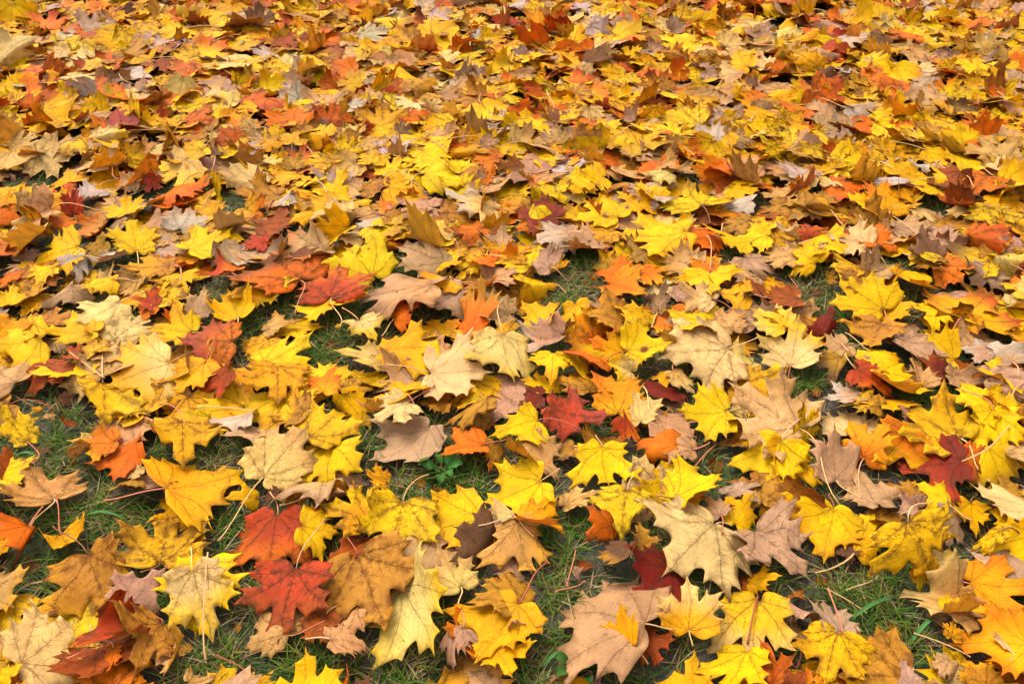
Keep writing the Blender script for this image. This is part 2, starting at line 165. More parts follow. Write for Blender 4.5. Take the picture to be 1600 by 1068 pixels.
(-0.9514,1.5537,0.032,-0.001,0.056,2.598,0.0874,0.948,'K>B','f',4,(-0.2,0.16,0.23,-0.2,0.23,-0.19),0,"folded pinkish-brown leaf just below the big bright yellow leaf with speckles"),
(-0.3867,1.4999,0.0318,-0.04,0.123,1.818,0.0816,0.997,'G>Y','',4,(0.13,0.05,-0.2,-0.09,-0.25,-0.1),0,"golden leaf just below left of the crimson star leaf with long red stalk"),
(0.7879,1.4849,0.0217,0.584,-0.003,-1.71,0.0794,0.991,'G','',4,(0.09,0.02,-0.29,0.01,-0.25,-0.05),0,"golden leaf just below the purplish-brown leaf"),
(0.3079,1.4795,0.0256,0.449,-0.426,-0.45,0.0726,0.772,'K>B','v',4,(0,0.14,0.06,-0.2,-0.17,-0.18),0,"dark-veined pinkish-brown leaf just right of the orange-gold star leaf above dark grass"),
(-0.6667,1.468,0.0257,0.481,-0.385,-0.298,0.0684,0.877,'K>T','',4,(-0.13,0.06,0.23,-0.06,0.06,-0.09),0,"pinkish-brown leaf just above the rusty orange leaf with purple blotches"),
(0.2313,1.4283,0.0301,0.296,0.036,1.408,0.092,0.994,'A>G','d',4,(-0.07,-0.01,0.14,0.01,0.16,0.03),0,"speckled amber-brown leaf just below left of the orange-gold star leaf above dark grass"),
(0.4155,1.4255,0.0323,0.008,0.186,1.272,0.105,0.984,'V>Y','',4,(0,0.04,0,-0.06,-0.02,-0.07),0,"olive-yellow leaf just above the drooping cream leaf"),
(0.4491,1.3988,0.036,-0.197,-0.263,0.272,0.0818,1.062,'T>A','',4,(0.06,0.24,-0.07,-0.29,-0.07,-0.29),0,"tan leaf just below the golden star leaf with dark centre"),
(-0.9393,1.3648,0.0304,0.093,-0.292,2.026,0.0964,1.386,'Y','',4,(0.04,0.03,-0.09,-0.09,-0.03,-0.08),0,"bright yellow leaf below left of the smooth cream-yellow leaf"),
(0.701,1.3303,0.0333,-0.13,-0.263,-2.399,0.0889,0.96,'Y>G','',4,(0.03,0.04,-0.01,-0.07,-0.05,-0.07),0,"bright yellow leaf just above right of the crumpled bright red-orange leaf"),
(0.9469,1.3278,0.0313,-0.188,0.047,1.188,0.0586,0.993,'K>W','',4,(0.04,0.03,-0.09,-0.1,-0.11,-0.13),0,"small pinkish-brown leaf just below the golden leaf with red-orange tip"),
(-0.249,1.3263,0.0325,0.07,0.108,-1.425,0.121,1.037,'G>Y','',4,(-0.02,-0,0.03,0.01,0.03,0.01),0,"large golden leaf just below the small orange leaf with red tip"),
(-0.48,1.3017,0.0323,0.074,0.056,-0.853,0.1075,1.025,'Y','d',4,(-0.01,0.04,0.01,-0.07,0.01,-0.06),0,"speckled bright yellow leaf left of the greenish cream leaf over open grass"),
(0.1808,1.2939,0.0226,0.402,0.363,1.385,0.0909,0.859,'O>R','f',4,(0.06,0.12,0.09,-0.23,-0.07,-0.2),0,"folded orange leaf just above the red leaf with purple tip"),
(0.6552,1.2656,0.0342,-0.277,-0.105,-2.315,0.0823,0.987,'R>O','',4,(0.03,0.14,-0.03,-0.28,-0.02,-0.23),0,"crumpled bright red-orange leaf tucked beside a long yellow leaf"),
(0.835,1.2614,0.0318,-0.18,-0.091,-1.863,0.0783,0.967,'K>B','f',4,(-0.04,-0.02,0.09,0.03,0.06,0.02),0,"folded pinkish-brown leaf above right of the large dark red leaf with brown stalk"),
(-0.7691,1.2437,0.0309,0.205,-0.178,0.857,0.1049,1.025,'T>P','v',4,(-0.01,-0.04,0.01,0.06,0.02,0.09),(-0.87,1.324,0.03),"dark-veined tan leaf just below the smooth cream-yellow leaf"),
(0.9487,1.2339,0.0293,0.233,0.31,1.178,0.0856,0.965,'Y>G','',4,(-0.17,0.07,0.28,-0.12,0.28,-0.12),0,"bright yellow leaf below the golden leaf with red-orange tip"),
(-0.19,1.1877,0.0363,-0.33,-0.092,0.565,0.0767,1.016,'G','',4,(-0,0.03,-0.01,-0.11,-0.01,-0.1),(-0.172,1.162,0.03),"golden leaf just below right of the greenish cream leaf over open grass"),
(-0.1875,1.173,0.0318,-0.058,0.279,2.229,0.0791,0.97,'P','',4,(0.04,0.1,-0.06,-0.17,-0.09,-0.19),0,"pale cream leaf just right of the bright yellow leaf with raised lobes"),
(-0.0435,1.1676,0.0485,-0.392,0.403,1.931,0.0958,0.665,'A','f',4,(-0.08,-0.01,0.13,0.07,-0.15,0.01),0,"folded amber-brown leaf just above the orange leaf beside green weed"),
(0.1935,1.1578,0.0299,0.268,-0.12,-0.392,0.1037,0.875,'G>O','d',4,(0.12,-0.04,-0.2,0.08,-0.2,0.09),0,"speckled golden leaf just below the yellow leaf with round brown spot"),
(0.8711,1.1555,0.032,0.057,0.288,1.091,0.0922,0.976,'Y','',4,(-0.08,0.02,0.14,-0.04,0.13,-0.04),0,"bright yellow leaf just above right of the blotchy yellow leaf with brown veins"),
(0.3891,1.1555,0.0321,0.181,-0.157,1.604,0.0927,1.048,'Y>V','d',4,(0.01,0.08,-0.02,-0.13,-0.01,-0.15),0,"speckled bright yellow leaf just below the drooping cream leaf"),
(-0.4753,1.1515,0.0318,0.092,0.355,1.645,0.0816,0.907,'W','f',4,(-0.06,0.15,0.12,-0.25,0.08,-0.29),(-0.571,1.162,0.03),"pale grey curled leaf with red stalk above a patch of grass"),
(0.258,1.13,0.0323,-0.075,-0.284,-1.906,0.0923,0.963,'K','',4,(0.04,-0.09,-0.07,0.17,-0.09,0.14),0,"pinkish-brown leaf below the drooping cream leaf"),
(-0.3122,1.0801,0.0375,-0.205,0.254,-3.116,0.0975,0.872,'Y>V','',4,(0.05,-0.09,-0.06,0.16,-0.11,0.2),0,"bright yellow leaf just below right of the tan-cream leaf with long curved stalk"),
(-0.05,1.0702,0.0317,0.036,0.307,1.792,0.0769,0.949,'O','',4,(-0.21,0.08,0.28,-0.12,0.27,-0.12),0,"orange leaf beside green weed with one pointed lobe over the grass gap"),
(-0.6482,1.0699,0.0398,-0.309,0.241,2.116,0.0869,0.925,'O>S','',4,(0.02,0.01,-0.04,-0,-0.13,-0.04),0,"orange leaf just below right of the small bright orange star leaf"),
(0.4727,1.0677,0.042,-0.299,-0.314,3.143,0.1051,0.517,'Y','f',4,(0.14,0.03,-0.15,-0.04,-0.27,-0),0,"folded bright yellow leaf left of the bright orange leaf with black-flecked midrib"),
(0.4618,1.0665,0.0393,-0.249,0.119,2.736,0.1137,0.727,'Y','d',4,(-0.14,0.03,0.28,-0.04,0.25,-0.02),0,"large speckled bright yellow leaf below the folded cream leaf with long straight stalk"),
(0.2812,1.0616,0.0403,-0.37,0.244,1.34,0.0793,0.917,'O>S','f',4,(0.01,0.05,-0.05,-0.07,-0.13,-0.13),0,"folded orange leaf just above right of the smooth yellow leaf with blunt lobes"),
(0.3108,1.0587,0.0316,-0.215,0.16,1.393,0.0694,0.986,'T>K','v',4,(0.05,0.05,-0.08,-0.11,-0.12,-0.12),(0.344,1.08,0.03),"dark-veined tan leaf right of the smooth yellow leaf with blunt lobes"),
(0.6076,1.0532,0.0255,0.369,-0.294,-0.763,0.0912,0.749,'O>G','',4,(0.11,0.04,-0.18,-0.03,-0.24,-0.01),0,"orange leaf just above the bright orange leaf with black-flecked midrib"),
(0.5466,1.0002,0.0185,0.372,0.487,-0.168,0.1117,0.67,'K','',4,(-0.08,0.03,0.22,0.01,0.1,-0.01),0,"large pinkish-brown leaf just left of the bright orange leaf with black-flecked midrib"),
(0.0489,0.9874,0.0343,-0.161,0.184,1.908,0.1076,0.918,'Y','',4,(-0.02,0.05,0.03,-0.08,0.01,-0.1),(0.081,1.022,0.03),"bright yellow leaf below right of the orange leaf beside green weed"),
(-0.2984,0.985,0.0234,0.206,0.479,2.182,0.1139,0.799,'T>K','f',4,(0.03,0.09,0.04,-0.18,-0.07,-0.16),(-0.371,0.927,0.03),"large folded tan leaf just below the tan-cream leaf with long curved stalk"),
(0.188,0.9652,0.0319,-0.098,0,2.923,0.0859,0.873,'y','m',4,(-0.07,0.15,0.13,-0.27,0.13,-0.27),0,"mottled dull yellow leaf just below the smooth yellow leaf with blunt lobes"),
(-0.5582,0.9559,0.0513,-0.333,-0.022,-0.865,0.1264,1.416,'G>Y','d',4,(-0,0.21,0.05,-0.3,0.05,-0.29),(-0.665,0.951,0.03),"golden leaf with black-dotted veins and a pink stalk, lying across grass"),
(0.2698,0.9515,0.0314,0.087,-0.342,-1.168,0.0962,0.923,'Y','d',4,(0.1,0,-0.18,-0.01,-0.17,0.01),(0.235,0.951,0.03),"speckled bright yellow leaf above the large cream leaf with brown veins"),
(0.7408,0.9418,0.0335,-0.323,-0.287,2.948,0.0627,0.835,'Y','',4,(-0.01,0.09,0.09,-0.17,0.02,-0.14),0,"bright yellow leaf above right of the big yellow leaf with brown veins"),
(0.593,0.9412,0.0334,-0.259,0.067,0.058,0.0842,1.022,'K>T','',4,(0.01,0.3,-0.01,-0.3,-0.03,-0.3),0,"pinkish-brown leaf just below left of the bright orange leaf with black-flecked midrib"),
(0.6997,0.9271,0.0302,0.4,0.002,0.805,0.0669,1.007,'Y','',4,(0.01,0.08,-0.01,-0.16,-0.01,-0.17),0,"bright yellow leaf just below the large dark red leaf with brown stalk"),
(0.5125,0.9261,0.0321,-0.128,0.118,2.738,0.0977,0.958,'Y>G','',4,(-0.04,0.07,0.07,-0.13,0.09,-0.12),(0.524,0.966,0.03),"bright yellow leaf left of the big yellow leaf with brown veins"),
(-0.3722,0.9145,0.0341,-0.181,0.143,-3.157,0.1106,0.966,'R>O','',4,(-0.01,-0.06,0.03,0.1,0.02,0.12),(-0.398,0.969,0.03),"large red leaf above the red leaf with brown centre"),
(0.0151,0.9006,0.0389,-0.279,-0.32,-1.746,0.0851,0.772,'G','f',4,(0.04,-0.01,0.01,0,-0.07,0.04),0,"folded golden leaf below left of the smooth yellow leaf with blunt lobes"),
(0.3544,0.8998,0.0314,0.14,0.21,-0.549,0.0618,0.761,'Y>G','',4,(0.06,0.04,-0.03,-0.04,-0.17,-0.06),0,"small bright yellow leaf above right of the large cream leaf with brown veins"),
(0.0101,0.8925,0.0332,-0.202,-0.152,-3.028,0.0927,1.066,'T>G','',4,(-0.1,-0.06,0.19,0.11,0.18,0.11),0,"tan leaf above left of the big plain tan leaf"),
(0.3817,0.8884,0.0342,-0.012,-0.269,-2.527,0.1051,1.213,'K','fv',4,(-0.11,0.04,0.23,-0.07,0.18,-0.06),0,"folded dark-veined pinkish-brown leaf right of the large cream leaf with brown veins"),
(0.8181,0.874,0.044,-0.206,-0.466,1.858,0.1107,0.602,'Y','',4,(0.02,0.1,-0.03,-0.1,-0.12,-0.18),0,"large bright yellow leaf right of the big yellow leaf with brown veins"),
(0.1787,0.8613,0.0251,0.359,0.502,2.666,0.0753,0.907,'B>A','f',4,(0.03,0.12,-0.02,-0.3,-0.05,-0.23),0,"folded dark brown leaf just above left of the glossy dark red leaf"),
(-0.4608,0.8282,0.0324,-0.111,-0.061,-3.081,0.1156,0.936,'Y','',4,(-0.01,0.09,0.01,-0.16,0.02,-0.17),(-0.419,0.664,0.03),"large bright yellow leaf just above the pale yellow star leaf on yellow"),
(-0.1587,0.7861,0.0287,0.218,0.714,-2.751,0.1587,0.661,'P>V','',4,(-0.03,0.05,0.1,-0.19,0.09,-0.01),(-0.173,0.812,0.03),"large pale cream leaf just below right of the large amber leaf with fine veins"),
(-0.5501,0.7427,0.0317,0.054,0.509,-0.468,0.0685,1.038,'K','',4,(0.07,0.11,-0.15,-0.18,-0.15,-0.23),0,"pinkish-brown leaf just right of the amber leaf with dark mottled veins"),
(0.6592,0.7339,0.0386,-0.196,0.284,0.954,0.108,0.727,'T>P','f',4,(-0.15,0.03,0.24,-0.03,0.22,-0.06),0,"long rolled tan leaf pointing toward open grass"),
(-0.4948,0.7191,0.0294,0.227,-0.619,2.967,0.0868,1.006,'A','m',4,(-0.13,0.07,0.17,-0.09,0.22,-0.19),(-0.543,0.72,0.03),"mottled amber-brown leaf just right of the folded orange-red leaf"),
(0.2504,0.7046,0.0319,0.222,-0.173,-0.079,0.0845,0.968,'G>P','',4,(-0.01,0.07,0.03,-0.13,0.02,-0.12),(0.251,0.686,0.03),"pale golden three-pointed leaf beside the dark red leaf"),
(-0.0266,0.6813,0.0291,0.433,-0.156,-2.603,0.0674,0.91,'G>Y','',4,(0.13,0.13,-0.2,-0.22,-0.2,-0.22),0,"golden leaf below left of the big plain tan leaf"),
(0.7132,0.6771,0.0358,-0.224,0.167,1.387,0.102,0.914,'G>O','',4,(0.01,0.13,-0.02,-0.18,-0.05,-0.24),0,"orange-gold leaf cut by the right edge near the lower corner"),
(-0.667,0.6313,0.0327,-0.271,-0.645,1.156,0.0482,0.71,'Y','',4,(0.12,0.09,-0.08,-0.19,-0.27,-0.13),0,"small bright yellow leaf below left of the big cream leaf with pink stalk"),
(-0.8732,2.1401,0.0478,-0.314,-0.17,2.39,0.1196,0.992,'P>Y','',5,(0.02,0.03,-0.13,0.04,-0.12,-0.02),0,"large pale cream leaf left of the tan-amber leaf with dark netted veins"),
(0.2746,2.1136,0.0421,-0.264,0.005,-1.68,0.1174,1.085,'T>P','f',5,(0.03,-0.04,0.01,0.06,0.02,0.09),0,"large folded tan leaf above the wide yellow leaf with tan curled base"),
(0.1014,2.0706,0.0451,-0.319,0.232,2.428,0.1059,0.861,'T>O','',5,(-0.17,0.01,0.3,0,0.21,0.09),0,"tan leaf just above the dark maroon leaf with orange patch"),
(-0.2328,2.0691,0.0365,-0.115,0.053,-1.192,0.1236,1.04,'Y','',5,(-0.01,-0.02,0.02,0.04,0.03,0.05),0,"large bright yellow leaf above left of the pale cream leaf shaped like a bird"),
(-0.0548,2.057,0.0334,0.217,-0.335,1.392,0.066,1.074,'O','',5,(-0.07,0.11,0.1,-0.28,0.2,-0.22),0,"orange leaf just above right of the pale cream leaf shaped like a bird"),
(-0.2721,2.0341,0.0314,0.33,-0.236,1.224,0.0766,1.008,'Y>P','',5,(-0.07,0.02,0.17,-0.1,0.23,0.02),0,"bright yellow leaf above the large grey-brown leaf"),
(0.8248,2.0085,0.0356,0.071,0.048,-0.413,0.0725,0.869,'P>Y','',5,(-0,0.18,0.06,-0.29,-0.05,-0.29),0,"pale cream leaf just left of the upturned golden-orange leaf"),
(-0.4623,1.9625,0.0236,0.394,0.29,-0.233,0.099,0.819,'Y','',5,(0.04,0.3,-0.06,-0.29,-0.09,-0.29),0,"bright yellow leaf right of the tan-amber leaf with dark netted veins"),
(0.6048,1.9341,0.0391,-0.329,-0.055,1.313,0.0851,1.015,'W','f',5,(-0.23,-0.03,0.3,0.04,0.3,0.02),0,"folded pale grey leaf above right of the wide yellow leaf with tan curled base"),
(0.4795,1.9184,0.0364,0.079,-0.081,0.344,0.1156,1.169,'Y>A','v',5,(0.13,0.06,-0.23,-0.09,-0.21,-0.09),0,"large dark-veined bright yellow leaf above right of the wide yellow leaf with tan curled base"),
(0.9242,1.9175,0.0301,0.284,-0.135,1.543,0.1011,1.14,'G>Y','',5,(0.11,0.07,-0.16,-0.14,-0.11,-0.16),0,"golden leaf just left of the upturned golden-orange leaf"),
(-0.1992,1.8986,0.0362,-0.118,0.067,1.217,0.1003,1.027,'K','',5,(0.17,0.12,-0.25,-0.17,-0.25,-0.17),0,"pinkish-brown leaf just above the large grey-brown leaf"),
(-1.0904,1.8961,0.024,0.516,-0.338,0.194,0.0821,0.527,'R','f',5,(-0.05,0.13,0.19,-0.05,-0.24,-0.14),0,"folded red leaf just above right of the long tan folded leaf"),
(0.2599,1.8467,0.0365,0.087,0.016,0.864,0.1177,1.057,'Y','',5,(0.04,-0.03,-0.08,0.06,-0.08,0.05),0,"large bright yellow leaf above left of the wide yellow leaf with tan curled base"),
(0.702,1.7546,0.0356,0.053,0.005,0.075,0.0701,0.878,'R>O','',5,(-0.06,0.18,0.13,-0.27,0.07,-0.29),0,"red leaf just left of the cream leaf with two raised points"),
(0.6723,1.7537,0.0318,0.447,0.031,1.012,0.0622,1.003,'K>P','f',5,(0.09,0.22,-0.04,-0.3,-0.05,-0.3),0,"folded pinkish-brown leaf left of the cream leaf with two raised points"),
(0.5536,1.7535,0.0186,0.47,0.167,1.289,0.109,0.999,'Y','f',5,(-0.02,0.08,0.25,-0.16,0.24,-0.11),0,"large folded bright yellow leaf right of the wide yellow leaf with tan curled base"),
(0.1414,1.7185,0.0359,-0.033,0.238,-1.528,0.0828,1.056,'K>T','f',5,(0.11,0.07,-0.22,-0.15,-0.17,-0.14),0,"folded pinkish-brown leaf just left of the wide yellow leaf with tan curled base"),
(-0.8726,1.7154,0.0247,0.317,0.209,0.412,0.1175,0.85,'Y','',5,(0.01,0.05,-0.01,0.03,-0.05,-0.04),0,"large bright yellow leaf above right of the big bright yellow leaf with speckles"),
(-1.0013,1.7086,0.0463,-0.313,-0.176,2.074,0.1044,1.336,'Y','d',5,(0.08,0.16,-0.19,-0.24,-0.12,-0.28),0,"big bright yellow leaf with speckles near the left edge, standing slightly tilted"),
(-0.4335,1.7065,0.0347,0.17,0.06,1.931,0.1325,0.975,'K>O','v',5,(-0.17,0.13,0.24,-0.18,0.25,-0.17),0,"large dark-veined pinkish-brown leaf just above right of the orange leaf with dark lower edge"),
(-0.7434,1.7036,0.0365,-0.062,0.071,-0.717,0.1192,1.073,'Y','d',5,(-0.05,0.05,0.09,-0.08,0.09,-0.07),0,"large speckled bright yellow leaf below left of the tan-amber leaf with dark netted veins"),
(1.0873,1.6548,0.0286,0.443,0.296,-0.393,0.0724,0.75,'A','v',5,(0.03,0.01,0.09,0.05,-0.13,0.09),0,"dark-veined amber-brown leaf just above the golden leaf with red-orange tip"),
(-0.1508,1.6492,0.0235,0.315,-0.107,1.097,0.1349,0.917,'K','v',5,(0.03,0.01,0.02,-0,0.03,0.07),0,"large grey-brown leaf with deep lobes in the middle of the picture"),
(0.6882,1.6461,0.0299,0.164,-0.492,0.806,0.0689,1.227,'Y','d',5,(0.1,0.08,-0.14,-0.26,-0.03,-0.12),0,"speckled bright yellow leaf just below left of the cream leaf with two raised points"),
(-0.0434,1.644,0.0355,0.107,0.059,1.279,0.0684,0.984,'O>G','',5,(0.13,0.05,-0.19,-0.13,-0.23,-0.12),0,"orange leaf just right of the large grey-brown leaf"),
(-0.7701,1.6392,0.0344,0.206,-0.129,1.771,0.1034,1.016,'A>G','v',5,(-0.06,0.08,0.09,-0.14,0.13,-0.15),(-0.719,1.557,0.03),"dark-veined amber-brown leaf above right of the smooth cream-yellow leaf"),
(1.0729,1.6361,0.0364,-0.04,0.153,1.284,0.1121,0.989,'Y>B','v',5,(-0.06,-0.01,0.1,0.02,0.11,0.04),0,"large dark-veined bright yellow leaf just right of the purplish-brown leaf"),
(0.0862,1.6323,0.0389,-0.326,-0.235,0.927,0.0765,1.068,'K','f',5,(-0.07,0.29,0.04,-0.3,0.06,-0.29),0,"folded pinkish-brown leaf just below the dark maroon leaf with orange patch"),
(-0.3084,1.6184,0.0266,0.29,-0.119,0.745,0.1265,0.851,'Y','d',5,(-0.01,-0.05,0.06,0.12,0.05,0.18),0,"large speckled bright yellow leaf above right of the crimson star leaf with long red stalk"),
(0.4406,1.6123,0.0349,0.099,0.241,2.981,0.0959,1.046,'Y','d',5,(-0.01,0.23,0.01,-0.3,0.03,-0.3),(0.458,1.757,0.03),"speckled bright yellow leaf just above left of the golden star leaf with dark centre"),
(-0.8726,1.5794,0.0356,-0.08,0.105,2.012,0.0727,0.985,'Y','',5,(-0.14,0.02,0.26,-0.06,0.26,-0.07),0,"bright yellow leaf just above the smooth cream-yellow leaf"),
(-0.462,1.5748,0.0345,0.059,0.167,0.892,0.1411,1.17,'O>B','m',5,(0.07,-0.03,-0.11,0.07,-0.13,0.06),0,"orange leaf with dark lower edge beside the crimson star leaf"),
(-0.5693,1.5475,0.0362,-0.155,0.008,-2.163,0.1029,0.995,'G>Y','v',5,(0.12,-0,-0.23,0.03,-0.2,0),0,"dark-veined golden leaf just below the orange leaf with dark lower edge"),
(1.1198,1.5365,0.0354,-0.128,0.072,1.32,0.0641,0.979,'P>V','',5,(0.09,0.05,-0.17,-0.1,-0.22,-0.14),0,"pale cream leaf just above right of the golden leaf with red-orange tip"),
(-0.1087,1.5332,0.0356,0.13,-0.216,2.259,0.0875,1.047,'K>T','',5,(0.04,0.09,-0.09,-0.16,-0.07,-0.2),0,"pinkish-brown leaf just right of the small orange leaf with red tip"),
(-0.1669,1.5249,0.0642,-0.279,0.22,1.563,0.1906,0.825,'T>K','',5,(-0.19,-0.02,0.25,0.07,0.1,-0.04),0,"broad pinkish-tan leaf above a grass gap"),
(0.1318,1.4874,0.0407,-0.303,0.518,3.079,0.0817,0.551,'G','f',5,(-0.04,0.12,0.21,-0.2,-0.07,-0.13),0,"folded golden leaf below left of the orange-gold star leaf above dark grass"),
(0.7818,1.4818,0.0281,0.261,-0.126,0.71,0.1218,1.133,'Y','d',5,(0.1,0.04,-0.14,-0.06,-0.12,-0.03),0,"large speckled bright yellow leaf just below the cream leaf with two raised points"),
(-0.743,1.4766,0.0277,0.527,-0.035,1.308,0.0704,0.881,'R>O','',5,(-0.1,0.07,0.27,-0.13,0.28,-0.03),0,"red leaf just above right of the smooth cream-yellow leaf"),
(-0.5694,1.4435,0.0354,0.231,-0.099,0.446,0.0885,0.944,'Y','',5,(0.01,0.06,-0,-0.1,-0.02,-0.09),0,"bright yellow leaf just above right of the rusty orange leaf with purple blotches"),
(0.0629,1.4379,0.0354,0.237,-0.152,-0.413,0.0861,0.808,'Y>G','f',5,(0.12,0.03,-0.2,-0.05,-0.23,-0.04),0,"folded bright yellow leaf left of the orange-gold star leaf above dark grass"),
(-0.3179,1.4374,0.0357,-0.122,-0.016,-2.504,0.0766,0.905,'P>V','',5,(0.04,0.08,-0.04,-0.16,-0.07,-0.14),0,"pale cream leaf just above right of the greenish cream leaf over open grass"),
(0.2819,1.4358,0.0286,0.393,0.131,1.05,0.0857,0.959,'Y>G','m',5,(0.01,0.1,0.07,-0.17,0.04,-0.14),0,"mottled bright yellow leaf just below the orange-gold star leaf above dark grass"),
(0.7583,1.4232,0.036,-0.015,0.307,2.567,0.0917,0.979,'A>G','v',5,(-0.08,0.16,0.13,-0.27,0.15,-0.26),0,"dark-veined amber-brown leaf just above the crumpled bright red-orange leaf"),
(-0.0889,1.4095,0.0154,0.342,-0.275,-0.232,0.1603,0.518,'O>A','',5,(-0.05,-0.01,0.15,0.12,-0.07,0.09),0,"large orange leaf right of the small orange leaf with red tip"),
(0.5547,1.4044,0.0358,0.151,-0.026,0.894,0.0801,0.997,'Y>P','',5,(0.02,0.03,-0.03,-0.06,-0.03,-0.06),0,"bright yellow leaf just above left of the pale greenish-yellow star leaf"),
(-0.6497,1.3944,0.0353,0.214,-0.023,1.516,0.0974,0.965,'Y>G','d',5,(-0.09,0.02,0.16,-0.02,0.18,-0.03),0,"speckled bright yellow leaf just above left of the rusty orange leaf with purple blotches"),
(-0.8409,1.3842,0.0349,0.207,0.058,1.613,0.1042,0.945,'V>Y','',5,(-0.17,-0.01,0.3,0.03,0.3,0.02),0,"olive-yellow leaf just below left of the smooth cream-yellow leaf"),
(0.1034,1.3825,0.0362,-0.005,0.302,1.288,0.1023,0.986,'K>W','f',5,(0.15,0.06,-0.23,-0.08,-0.28,-0.09),0,"folded pinkish-brown leaf above right of the pale cream star leaf with long stalk"),
(-0.0179,1.3716,0.0454,-0.098,-0.412,-3.028,0.1306,0.816,'P>V','',5,(-0.11,-0.07,0.19,0.23,0.13,0.08),(-0.02,1.498,0.03),"large pale cream leaf just right of the pale cream star leaf with long stalk"),
(1.0402,1.3681,0.0351,0.056,-0.113,1.043,0.0533,1.009,'G>O','',5,(-0.05,0.12,0.05,-0.28,0.06,-0.29),0,"small golden leaf just below right of the golden leaf with red-orange tip"),
(0.2282,1.3354,0.0293,0.361,0.2,-1.602,0.0816,1.125,'Y','h',5,(0.02,0.11,-0.11,-0.2,-0.05,-0.22),0,"yellow leaf with round brown spot lying flat near the middle"),
(0.0814,1.3147,0.0358,0.142,-0.123,3.004,0.0802,0.925,'Y>G','d',5,(-0.05,0.29,0.05,-0.3,0.05,-0.3),0,"speckled bright yellow leaf just above left of the red leaf with purple tip"),
(0.5436,1.3008,0.0249,0.226,-0.355,-0.28,0.1265,0.877,'P>V','d',5,(0.05,0.14,-0.05,-0.25,-0.06,-0.14),(0.523,1.224,0.03),"pale greenish-yellow star leaf between two grass patches"),
(0.965,1.288,0.0356,0.123,-0.202,0.294,0.0694,0.939,'K>W','',5,(-0.1,0.09,0.2,-0.19,0.18,-0.15),(0.941,1.21,0.03),"pinkish-brown leaf above right of the blotchy yellow leaf with brown veins"),
(-0.4473,1.2854,0.0397,-0.177,-0.248,-3.052,0.1078,0.955,'G','v',5,(-0.03,0.07,0.05,-0.11,0.05,-0.13),0,"dark-veined golden leaf just above the tan-cream leaf with long curved stalk"),
(0.7002,1.2639,0.0356,0.101,-0.191,-2.288,0.1068,1.017,'Y','f',5,(-0.15,-0.05,0.28,0.11,0.22,0.09),0,"folded bright yellow leaf just above the blotchy yellow leaf with brown veins"),
(0.7699,1.2283,0.0342,0.157,0.524,-0.131,0.0691,0.7,'T','f',5,(-0.02,0.24,0.12,-0.28,-0.03,-0.3),0,"folded tan leaf just above right of the crumpled bright red-orange leaf"),
(-0.0592,1.1958,0.035,0.014,0.047,2.305,0.0499,0.867,'y>G','m',5,(-0.13,0.27,0.12,-0.28,0.06,-0.29),0,"small mottled dull yellow leaf just below the pale cream star leaf with long stalk"),
(0.8746,1.1614,0.0463,-0.528,-0.022,-2.069,0.0703,1.046,'Y','',5,(0.18,0.08,-0.22,-0.2,-0.21,-0.17),0,"bright yellow leaf right of the blotchy yellow leaf with brown veins"),
(0.8639,1.1458,0.045,-0.296,0.084,2.971,0.1163,0.777,'Y','',5,(-0.02,0.07,0.07,-0.12,0.05,-0.08),0,"large bright yellow leaf right of the large dark red leaf with brown stalk"),
(0.1993,1.1296,0.0483,-0.625,-0.537,-2.555,0.0634,0.774,'R>O','f',5,(0.17,0.07,-0.04,-0.17,-0.23,-0.06),0,"folded red leaf just above right of the smooth yellow leaf with blunt lobes"),
(0.2291,1.1271,0.0311,0.116,-0.776,0.029,0.0728,0.761,'P','',5,(-0.1,0.05,0.28,-0.11,0.1,-0),0,"pale cream leaf just right of the red leaf with purple tip"),
(0.0457,1.1263,0.0358,0.087,-0.27,1.987,0.0834,1.036,'Y','d',5,(0.01,0.22,-0.04,-0.3,-0.02,-0.3),0,"speckled bright yellow leaf just above right of the orange leaf beside green weed"),
(-0.587,1.1233,0.0386,-0.054,-0.374,-2.847,0.1073,0.941,'G','v',5,(-0.01,0.13,-0.01,-0.21,0.01,-0.25),0,"golden leaf with red-brown midrib half mottled, half clear yellow"),
(-0.3559,1.0892,0.0363,0.023,-0.176,-0.542,0.1083,1.057,'Y','v',5,(-0.05,-0.01,0.09,0.02,0.08,0.03),0,"bright yellow leaf with raised lobes beside the tan-cream leaf with long stalk"),
(-0.6925,1.082,0.0356,0.176,0.071,1.807,0.0701,0.983,'O>G','',5,(0.05,0.12,-0.08,-0.23,-0.1,-0.25),0,"small bright orange star leaf hovering over a grass patch"),
(0.1553,1.0697,0.0361,-0.185,-0.108,-3.081,0.0965,1.056,'Y','',5,(-0.02,-0.1,0.04,0.19,0.04,0.18),(0.146,1.088,0.03),"smooth yellow leaf with blunt lobes under the red leaf with purple tip"),
(0.7541,1.019,0.0546,-0.454,0.06,1.447,0.1017,1.3,'D>R','',5,(0.11,0.22,-0.19,-0.23,-0.17,-0.25),(0.875,1.107,0.03),"large dark red leaf with brown stalk under bright orange and yellow leaves"),
(0.8357,0.9236,0.0266,0.309,0.273,1.161,0.1021,0.952,'P','',5,(-0.16,0.05,0.28,-0.1,0.29,-0.08),0,"pale cream leaf below right of the large dark red leaf with brown stalk"),
(0.6506,0.9232,0.0347,0.387,0.111,0.601,0.0435,0.959,'K','f',5,(0.06,0.07,-0.07,-0.25,-0.11,-0.24),0,"small folded pinkish-brown leaf below left of the large dark red leaf with brown stalk"),
(0,0.9111,0.0334,0.381,0.428,0.734,0.055,0.755,'P>T','f',5,(0.11,0.02,-0.05,-0.09,-0.22,-0.04),0,"small folded pale cream leaf below right of the orange leaf beside green weed"),
